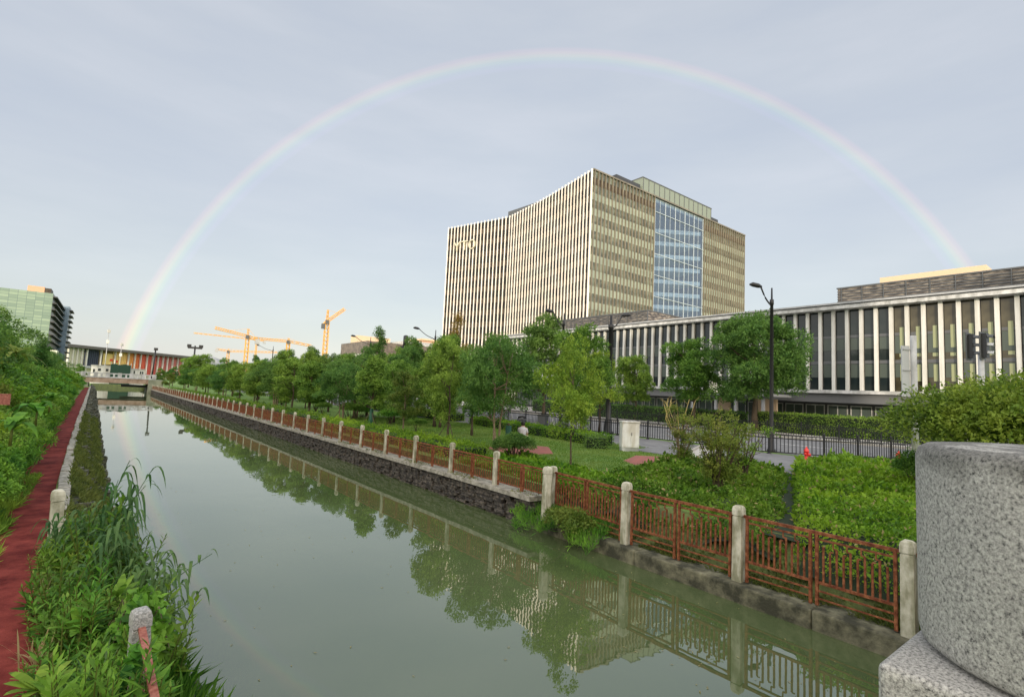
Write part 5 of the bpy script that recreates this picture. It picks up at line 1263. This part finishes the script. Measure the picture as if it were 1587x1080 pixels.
# ================================================================== LEFT BANK
# hillside shrubs and trees, left of the path
T_lush = make_tree('bank_tree', 81, 5.4, 2.2, .7, 20000, .12, 'leaf_dark', 'round', 36, .30, .12)
T_lush2 = make_tree('bank_tree', 82, 4.6, 1.9, .5, 16000, .12, 'leaf_mid', 'round', 32, .30, .10)
place(T_lush, -5.2, 26.5, .9, 5.6, 'dark tree highest on the left edge of the left bank', rz=1)
place(T_lush, -6.6, 44.0, .9, 6.6, 'tall dark tree in front of the glass office on the left bank', rz=2)
place(T_lush2, -4.6, 36.0, .9, 4.6, 'mid green tree behind the palm like plant on the left bank', rz=1.3)
place(T_con, -3.9, 52.0, .9, 5.4, 'small dark conifer on the left bank below the glass office', wide=1.2)
for i, (x, y, h, pr) in enumerate([(-6.8, 56, 5.2, T_lush2), (-5.6, 66, 4.8, T_lush), (-6.5, 78, 5.3, T_lush2), (-6.2, 92, 5.2, T_lush), (-7, 108, 5.3, T_lush2), (-8, 122, 4.6, T_lush), (-9.5, 140, 5, T_lush2), (-9, 36, 5.6, T_lush2), (-9.5, 30, 5, T_lush)]):
    place(pr, x, y, .9, h, 'leafy tree among the far growth on the left bank', 'far trees on the left bank')
S1 = None
def shrub_proto(name, seed, leaf, rx, h, n, L, k=16): return bush(name, 'x', (0, 0, 0), rx, rx, h, n, L, leaf, seed=seed, k=k, shell=.6)
S1 = shrub_proto('bank_shrub', 91, 'leaf_bright', 1.1, 1.8, 11000, .085); S1['H'] = 1.8
S2 = shrub_proto('bank_shrub', 92, 'leaf_mid', 1.2, 2.2, 11000, .09); S2['H'] = 2.2
S3 = shrub_proto('bank_shrub', 93, 'leaf_fore', .9, 1.4, 9000, .075); S3['H'] = 1.4
_used2 = {}
for i, (x, y) in enumerate([(14.6, 27.5), (15.5, 33), (14.2, 37), (16.5, 40.5), (14.5, 44), (15.5, 49), (14.2, 55), (15, 61), (14.5, 68), (14, 77), (13.5, 88)]):
    place([S2, S3][i % 2], x, y, .95, .9 + .5 * (i % 3) / 2, 'low rounded bush on the lawn under the park trees', 'low bushes under the park trees', cat='shrub', wide=1.15)
g1 = random.Random(33)
near_l = [(-1.68, 12.2, .95, S3, 'small leafy shrub at the left frame edge beside the red path'), (-2.0, 14.0, 1.25, S3, 'bright shrub overhanging the left edge of the red path nearest the camera'),
          (-2.0, 15.8, 1.4, S2, 'mid green shrub by the red path just past the granite post'), (-2.2, 17.9, 1.4, S1, 'bright feathery shrub on the left of the path'),
          (-2.25, 20.2, 1.5, S2, 'deep green shrub left of the path in the middle of the bank'), (-2.45, 22.8, 1.5, S3, 'light green shrub beyond the deep green one by the path'), (-2.6, 14.0, 1.6, S1, 'bright shrub in front of the banana like plant'), (-2.8, 16.6, 1.9, S1, 'tall bright shrub at the left frame edge above the path'),
          (-3.4, 19.5, 2.3, S2, 'tall dark green shrub behind the bright path side shrubs'), (-3.6, 23.5, 2.5, S1, 'tall bright shrub below the palm like plant'), (-4.3, 28, 3.0, S2, 'broad shrub right of the palm like plant')]
for x, y, h, pr, lb in near_l: place(pr, x, y, .85, h, lb, cat='shrub', wide=1.15)
y = 25.0; i = 0
while y < 130:
    for dx, hh in ((-1.62, 1.5), (-3.1, 2.5), (-4.6, 3.2)):
        place([S1, S2, S3][(i + (dx < -2)) % 3], XL(y) + dx - .12 + g1.uniform(-.3, .2), y + g1.uniform(-.6, .6), .85, hh * g1.uniform(.85, 1.15), 'shrub in the dense growth along the far path', 'shrubs lining the left path', cat='shrub', wide=1.25)
    y += 2.4 if y < 50 else (3.6 if y < 80 else 5.0); i += 1
g_ = np.random.default_rng(77)
grass('undergrowth', 'low tangled undergrowth under the left bank shrubs', lambda x, y: x < -1.12 - .016 * y + .12 * np.sin(y * 2.3), -9, -1.0, 9, 60, .88, 45000, .32, 'leaf_fore', 95, .05, .7)

# palm-like rosette and broad leaved plants
def blade(g, mb_list, p, az, L, W, arch, droop, seg=6, tilt=.0):
    """long folded leaf blade as a strip of quads"""
    prev = None; d = np.array([math.cos(az), math.sin(az), 0]); s = np.array([-math.sin(az), math.cos(az), 0]); out = []
    for i in range(seg + 1):
        t = i / seg; pos = p + d * L * t * math.cos(arch) * (1 - .15 * t) + np.array([0, 0, L * (math.sin(arch) * t - droop * t * t)])
        w = W * (math.sin(math.pi * (.08 + .92 * t)) ** .7 if t < 1 else 0) * .5
        a = pos - s * w + np.array([0, 0, w * .3]); b = pos + s * w + np.array([0, 0, w * .3])
        if prev is not None: out.append([prev[0], a, b, prev[1]])
        prev = (a, b)
    mb_list.append(np.array(out).reshape(-1, 3))
def rosette(name, label, loc, n, L, W, leaf, seed, arch=(.3, 1.2), droop=.5, stemh=.4, cat='plant', group=None):
    g = np.random.default_rng(seed); root = thing(name, label, cat, loc, 0, group); ch = []
    for i in range(n):
        blade(g, ch, np.array([0, 0, stemh]), i * 2.4 + g.normal() * .2, L * (.7 + .5 * g.random()), W, arch[0] + (arch[1] - arch[0]) * g.random(), droop * (.7 + .6 * g.random()))
    obj_of('leaves', quad_mesh('leaves', [(np.concatenate(ch), 0)], M[leaf]), root)
    mb = MB(); mb.tube([(0, 0, -.05), (0, 0, stemh + .05)], [.028, .018], 6); mb.build('stem', M['leaf_moss'], root, off=(0, 0, 0)); return root
p = onx(25, 548, -3.2); rosette('palm_plant', 'palm like rosette of long pale green leaves on the left bank', (-3.2, p.y, p.z - 1.1), 16, 1.3, .17, 'leaf_oliv', 101, (.1, 1.0), .55, 1.1)
for (px, py, Yd, lb) in ((60, 618, 15.5, 'arching leaved banana like plant amid the bank shrubs'), (22, 640, 13.2, 'curling leaved plant with pale leaves at the left frame edge'), (80, 606, 19.5, 'upright leaved plant nearer the middle of the bank')):
    p = ony(px, py, Yd); rosette('banana_plant', lb, (p.x, Yd, p.z - .55), 10, .8, .17, 'leaf_fore', int(Yd * 10), (.7, 1.35), .8, .25)
    place(S3, p.x - .42, Yd + .05, .85, 1.15, 'rounded shrub growing under the ' + lb.split(' ')[0] + ' leaved banana like plant', cat='shrub', wide=.8)
p = ony(10, 618, 14.5); t = thing('red_box', 'small weathered red board half hidden at the left frame edge', 'board', (p.x - .1, 14.5, .9)); mb = MB(); mb.box((-.16, -.03, p.z - .9 - .12), (.16, .03, p.z - .9 + .10)); mb.build('board', M['redrail'], t, off=(0, 0, 0)); mb = MB(); mb.box((-.2, .05, -.1), (-.14, .1, p.z - .9)); mb.build('leg', M['bark'], t, off=(0, 0, 0))

# ---- foreground weeds between path and water
def leaf_stem_plant(name, label, loc, stems, H, L, W, leaf, seed, lean=.35, per=26, cat='plant', group=None, tipdroop=.25):
    """clump of leafy stems with pointed leaves spiralling up each stem"""
    g = np.random.default_rng(seed); root = thing(name, label, cat, loc, 0, group); P = []; D = []; NN = []; LL = []; mb = MB(); lk = g.choice([.6, 1, 1, 1.45], stems)
    for i in range(stems):
        a = g.random() * 6.283; q = g.random() * lean; h = H * (.55 + .6 * g.random()); r0 = g.random() * .22
        b = np.array([math.cos(a) * r0, math.sin(a) * r0, 0]); tip = b + np.array([math.cos(a) * q * h, math.sin(a) * q * h, h]); mid = (b + tip) / 2 + np.array([0, 0, .06 * h])
        mb.tube([b, mid, tip], [.008, .006, .003], 4, cap=False)
        for k in range(per):
            t = .18 + .82 * k / per; c = (b * (1 - t) ** 2 + 2 * mid * t * (1 - t) + tip * t * t); az = k * 2.4 + a
            el = .15 + .9 * t * t; d = np.array([math.cos(az) * math.cos(el), math.sin(az) * math.cos(el), math.sin(el) - tipdroop * (1 - t)])
            P.append(c); D.append(d); NN.append(np.array([-d[0] * .5, -d[1] * .5, 1.0]) + g.normal(size=3) * .2); LL.append(L * lk[i] * (.6 + .6 * math.sin(math.pi * min(1, t + .1))) * (.8 + .4 * g.random()))
    q = leaves_into(np.array(P), unit(np.array(D)), unit(np.array(NN)), np.array(LL), np.array(LL) * W / L)
    obj_of('leaves', quad_mesh('leaves', [(q, 0)], M[leaf]), root); mb.build('stems', M['leaf_moss'], root, off=(0, 0, 0)); return root
def reed(name, label, loc, culms, H, L, leaf, seed, group=None, spread=.4, toward=None):
    g = np.random.default_rng(seed); root = thing(name, label, 'reed', loc, 0, group); ch = []; mb = MB()
    for i in range(culms):
        a = g.random() * 6.283 if toward is None else toward + g.normal() * .5
        h = H * (.55 + .5 * g.random()); q = spread * (.3 + g.random()); b = np.array([g.normal() * .10, g.normal() * .10, 0])
        pts = []
        for k in range(7): t = k / 6; pts.append(b + np.array([math.cos(a) * q * t ** 1.7 * h, math.sin(a) * q * t ** 1.7 * h, h * t * (1 - .10 * t)]))
        mb.tube(pts, [.009 * (1 - .6 * k / 6) for k in range(7)], 5, cap=False)
        for k in range(13):
            t = .28 + .72 * k / 13; i0 = min(5, int(t * 6)); c = pts[i0] + (pts[i0 + 1] - pts[i0]) * (t * 6 - i0)
            blade(g, ch, c, a + (1.2 if k % 2 else -1.2) + g.normal() * .5, L * (.7 + .5 * g.random()), .036, .9 + .3 * g.random(), .95 + .5 * g.random(), 6)
    obj_of('leaves', quad_mesh('leaves', [(np.concatenate(ch), 0)], M[leaf]), root); mb.build('culms', M['leaf_oliv'] if False else M['leaf_reed'], root, off=(0, 0, 0)); return root
def tuft(name, label, loc, n, L, leaf, seed, W=.016, group=None, arch=(.8, 1.45), droop=.55):
    g = np.random.default_rng(seed); root = thing(name, label, 'grass tuft', loc, 0, group); ch = []
    for i in range(n): blade(g, ch, np.array([g.normal() * .05, g.normal() * .05, 0]), g.random() * 6.283, L * (.5 + .7 * g.random()), W, arch[0] + (arch[1] - arch[0]) * g.random(), droop * (.4 + g.random()), 5)
    obj_of('blades', quad_mesh('blades', [(np.concatenate(ch), 0)], M[leaf]), root); return root
def vine(name, label, loc, rx, ry, h, n, L, leaf, seed):
    g = np.random.default_rng(seed); root = thing(name, label, 'vine', loc)
    a = g.random(n) * 6.283; r = g.random(n) ** .5; x = np.cos(a) * r * rx; y = np.sin(a) * r * ry; z = h * (1 - r ** 2) * (.75 + .25 * np.sin(a * 3 + r * 5)) + g.normal(size=n) * .03
    p = np.stack([x, y, z], 1); d = unit(g.normal(size=p.shape) * .5 + np.array([.1, -.5, -.25])); nn = unit(np.stack([x / rx * .7, y / ry * .7 - .25, np.full(n, .8)], 1) + g.normal(size=p.shape) * .3)
    s = unit(np.cross(d, nn)); Ls = (L * (.6 + .7 * g.random(n)))[:, None]
    # heart-shaped leaf from two quads
    b = p; t_ = p + d * Ls; l1 = p - d * Ls * .12 + s * Ls * .34 + nn * Ls * .08; l2 = p + d * Ls * .42 + s * Ls * .42 + nn * Ls * .10
    r1 = p - d * Ls * .12 - s * Ls * .34 + nn * Ls * .08; r2 = p + d * Ls * .42 - s * Ls * .42 + nn * Ls * .10
    V = np.concatenate([np.stack([b, l1, l2, t_], 1).reshape(-1, 3), np.stack([b, t_, r2, r1], 1).reshape(-1, 3)])
    obj_of('leaves', quad_mesh('leaves', [(V, 0)], M[leaf]), root)
    mb = MB()
    for k in range(10): aa = k * .63; mb.tube([(0, 0, 0), (math.cos(aa) * rx * .5, math.sin(aa) * ry * .5, h * .8), (math.cos(aa) * rx, math.sin(aa) * ry, .02)], .006, 4)
    mb.build('runners', M['barkpale'], root, off=(0, 0, 0)); return root


# positions follow the strip between railing line and water
reed('tall_reed', 'tall reed with long drooping leaves leaning over the water', (.15, 8.6, .75), 6, 1.75, .62, 'leaf_reed', 201, spread=.35, toward=.1)
reed('tall_reed', 'dense reed clump between the granite post and the tall reed', (-.02, 9.4, .8), 7, 1.05, .5, 'leaf_reed', 202, spread=.35)
reed('tall_reed', 'low reed fronds spreading right over the canal', (.35, 7.4, .55), 8, 1.0, .5, 'leaf_reed', 203, spread=.75, toward=.0)
reed('tall_reed', 'broad reed fan just below the tall reed', (.02, 7.9, .8), 7, 1.1, .62, 'leaf_reed', 205, spread=.6, toward=.2)
reed('tall_reed', 'dark reed fronds arching left over the granite post foot', (-.15, 8.9, .85), 6, .95, .5, 'leaf_reed', 206, spread=.5, toward=2.2)
reed('tall_reed', 'reed spray drooping to the water right of the vine', (.42, 6.5, .7), 6, .85, .5, 'leaf_reed', 207, spread=.8, toward=.3)
reed('tall_reed', 'wispy olive reed in front of the mossy rocks', (.25, 9.9, .5), 5, .9, .45, 'leaf_oliv', 204, spread=.5, toward=.3)
vine('vine_mound', 'bright heart leaved vine draped beside the capped stone post', (.45, 6.15, .85), .33, .62, .62, 950, .085, 'leaf_fore', 211)
vine('vine_mound', 'bright round leaved vine wrapped round the capped post', (.38, 5.02, .88), .26, .30, .50, 760, .08, 'leaf_fore', 215)
vine('vine_mound', 'light green vine below the broken red rail', (.25, 4.7, .8), .38, .5, .42, 700, .075, 'leaf_fore', 212)
vine('vine_mound', 'yellow green vine climbing over the mossy rocks', (.12, 12.6, .55), .6, 1.6, .42, 2600, .07, 'leaf_moss', 213)
vine('vine_mound', 'dark low vine at the foot of the leaning granite post', (-.05, 8.5, .75), .5, 1.0, .35, 1500, .06, 'leaf_cover', 214)
specs = [
 (.10, 5.0, 14, .62, .11, 'leaf_fore', 'weed clump with pointed leaves at the bottom edge left of the rail'),
 (-.05, 5.8, 14, .60, .10, 'leaf_fore', 'feathery green weed clump beside the near red path'),
 (.12, 6.6, 12, .55, .10, 'leaf_mid', 'dark green weeds just left of the capped stone post'),
 (-.18, 7.4, 14, .52, .09, 'leaf_cover', 'low dark weeds at the edge of the path left of the vine'),
 (.22, 7.9, 14, .60, .10, 'leaf_fore', 'bright weeds under the drooping reed'),
 (.40, 4.6, 12, .60, .12, 'leaf_mid', 'dark glossy weed spikes at the bottom right of the rail'),
 (.56, 5.7, 8, .85, .11, 'leaf_cover', 'tall thin dark weed standing against the water'),
 (.50, 5.2, 10, .50, .10, 'leaf_dark', 'dark weeds between the rail and the water'),
 (-.10, 4.5, 16, .50, .13, 'leaf_fore', 'broad weeds in the bottom left corner'),
 (.35, 4.3, 14, .55, .12, 'leaf_yel', 'yellow green leaf rosettes at the bottom edge'),
 (.45, 8.8, 10, .55, .09, 'leaf_mid', 'mid green weeds on the rocks below the tall reed'),
 (-.30, 9.9, 10, .42, .08, 'leaf_cover', 'small weeds at the foot of the granite post'),
 (.05, 10.6, 12, .40, .08, 'leaf_moss', 'mossy weeds behind the granite post'),
 (.46, 6.9, 12, .55, .10, 'leaf_fore', 'bright weeds behind the capped post by the water'),
]
for k, (x, y, st, H, L, lf, lb) in enumerate(specs): leaf_stem_plant('leafy_weed', lb, (x, y, .72 if x < .5 else .5), st, H, L * (1.25 if k % 3 == 0 else 1), L * (.30, .22, .42, .34)[k % 4], lf, 300 + k, per=24)
for k, (x, y, L, lf, lb) in enumerate([(-.25, 6.3, .55, 'leaf_dry', 'dry grass tuft leaning across the red path'), (-.05, 7.0, .55, 'leaf_reed', 'long arching grass tuft beside the path'), (.05, 9.0, .75, 'leaf_reed', 'upright bright grass tuft right of the granite post'),
    (-.3, 8.2, .4, 'leaf_dry', 'short dry grass at the path edge'), (.2, 5.5, .6, 'leaf_reed', 'arching pale grass blades by the feathery weeds'), (.0, 4.9, .45, 'leaf_dry', 'straw coloured grass blades in the lower left')]):
    tuft('grass_tuft', lb, (x, y, .85), 46, L, lf, 400 + k)
# fill growth so no bare coping shows between the clumps, denser below
grass('undergrowth', 'tangled dark undergrowth between the path and the canal', lambda x, y: (x > np.interp(y, [2, 5.3, 10.7, 12], [.75, .12, -.52, -.5])) & (x < np.interp(y, [2, 5.3, 10.7, 12], [1.5, .85, .35, .2])), -.6, 1.6, 2.5, 11.6, lambda x, y: .62 + 0 * x, 26000, .30, 'leaf_cover', 501, .045, .65)
grass('moss_weeds', 'moss and small weeds on the left rock revetment', lambda x, y: (x > np.interp(y, [10, 16, 25, 45], [-.3, -.45, -.65, -.95])) & (x < np.interp(y, [10, 16, 25, 45], [.45, .3, .1, -.2])) & (np.sin(y * 1.3 + x * 4) > -.75), -1.2, .6, 11, 45, lambda x, y: .97 - .78 * (x - np.interp(y, [10, 16, 25, 45], [-.3, -.45, -.65, -.95])), 60000, .12, 'leaf_moss', 502, .03, .9)
grass('path_edge_weeds', 'yellowish weeds creeping over the left edge of the path', lambda x, y: (np.sin(y * 1.7) + np.sin(y * .8 + 1) > -.4), -1.7, -1.05, 8.6, 18, .9, 3000, .12, 'leaf_yel', 503, .03, .9)

# many more weeds of the same kinds, filling the strip
XE = lambda y: float(np.interp(y, [3, 5.3, 7.5, 9.0, 10.2], [.15, -.20, -.42, -.50, -.60]))
weeds = [o for o in bpy.data.objects if o.name.startswith('leafy_weed')][:len(specs)]
g1 = random.Random(88)
for k in range(46):
    y = g1.uniform(4.1, 10.6); x0 = XE(y) + .12; x1 = min(XL(y) + .62, .42); u = g1.random(); x = x0 + (x1 - x0) * u
    if abs(x - .42) < .16 and y < 5.6: x -= .28
    src = weeds[g1.randrange(len(weeds))]
    z = .82 if u < .65 else .55
    copy_tree(src, None, (x, y, z), g1.random() * 6.28, g1.uniform(.7, 1.25) * (.7 if u < .25 else 1), 'leafy weed in the dense foreground tangle left of the water', 'weeds of the foreground tangle')['category'] = 'weed'
def inF(x, y): return (x > np.interp(y, [3, 5.3, 7.5, 9.0, 11], [.15, -.20, -.42, -.50, -.55])) & (x < np.interp(y, [3, 5.3, 10.7, 11.5], [.72, .66, .5, .3])) & (y > 3.2) & (y < 11.2)
def zF(x, y):
    l = np.interp(y, [3, 5.3, 7.5, 9.0, 11], [.15, -.20, -.42, -.50, -.55]); r = np.interp(y, [3, 5.3, 10.7, 11.5], [.72, .66, .5, .3]); u = (x - l) / (r - l)
    return .80 + .22 * np.clip(u * 3.5, 0, 1) - .75 * np.clip((u - .55) / .45, 0, 1) ** 1.5 + bumps(x * 3, y * 3, .07, 2)
cover('undergrowth_cover', 'dense low leaves carpeting the strip between red path and canal', inF, -.6, 1.4, 3.2, 11.2, zF, 16000, .055, 'leaf_cover', 601)

# flecks of leaf and scum drifting on the canal
g = np.random.default_rng(700); n = 420; x = g.random(n) ** 1.6 * 3 + 6.0; y = 3 + g.random(n) * 26; m_ = g.random(n) < .35; x[m_] = .9 + g.random(m_.sum()) * 6
p = np.stack([x, y, np.full(n, .006)], 1); a_ = g.random(n) * 6.28; d = np.stack([np.cos(a_), np.sin(a_), np.zeros(n)], 1)
q = leaves_into(p, d, np.tile([0, 0, 1.], (n, 1)), .025 + .05 * g.random(n), .018)
tag(obj_of('floating_debris', quad_mesh('floating_debris', [(q, 0)], M['leaf_dry'])), 'small dry leaves and flecks floating on the canal', 'debris', None, 'stuff')

rnd_l = [(-.18, 5.2, 'leaf_yel', 'yellow green broad leaf rosette near the bottom left corner'), (.12, 4.45, 'leaf_fore', 'bright rosette of broad leaves at the bottom edge'), (.02, 6.2, 'leaf_fore', 'palmate leaf rosette in the middle of the weeds'), (.30, 6.9, 'leaf_yel', 'pale palmate leaves below the drooping reed')]
for k, (x, y, lf, lb) in enumerate(rnd_l): rosette('rosette_weed', lb, (x, y, .95), 13, .30, .075, lf, 800 + k, (.2, 1.1), .25, .22, 'weed')

reeds_ = [o for o in bpy.data.objects if o.name.startswith('tall_reed')]
g1 = random.Random(5)
for k in range(16):
    y = 13 + k * 2.6 + g1.uniform(-.8, .8); c = copy_tree(reeds_[k % len(reeds_)], None, (XL(y) - 2.2 - g1.random() * 1.6, y, 1.2 + g1.random() * .5), g1.random() * 6.28, g1.uniform(1.0, 1.5), 'tall arching grass rising from the left bank shrubs', 'tall grasses on the left bank')
for k in range(9):
    y = 17 + k * 5.2; place(T_sparse if k % 2 else T_lime, XL(y) - 2.4 - g1.random() * 1.4, y, .9, 2.7 + g1.random() * .9, 'thin young tree sticking out of the left bank shrubs', 'young trees on the left bank', wide=.9)

grass('path_edge_weeds', 'ragged yellow green grass at the left frame edge of the near path', lambda x, y: x < -.98 - .03 * (y - 8) + .07 * np.sin(y * 3.3), -1.9, -.85, 7.5, 15, .9, 9000, .20, 'leaf_yel', 901, .022, .7)
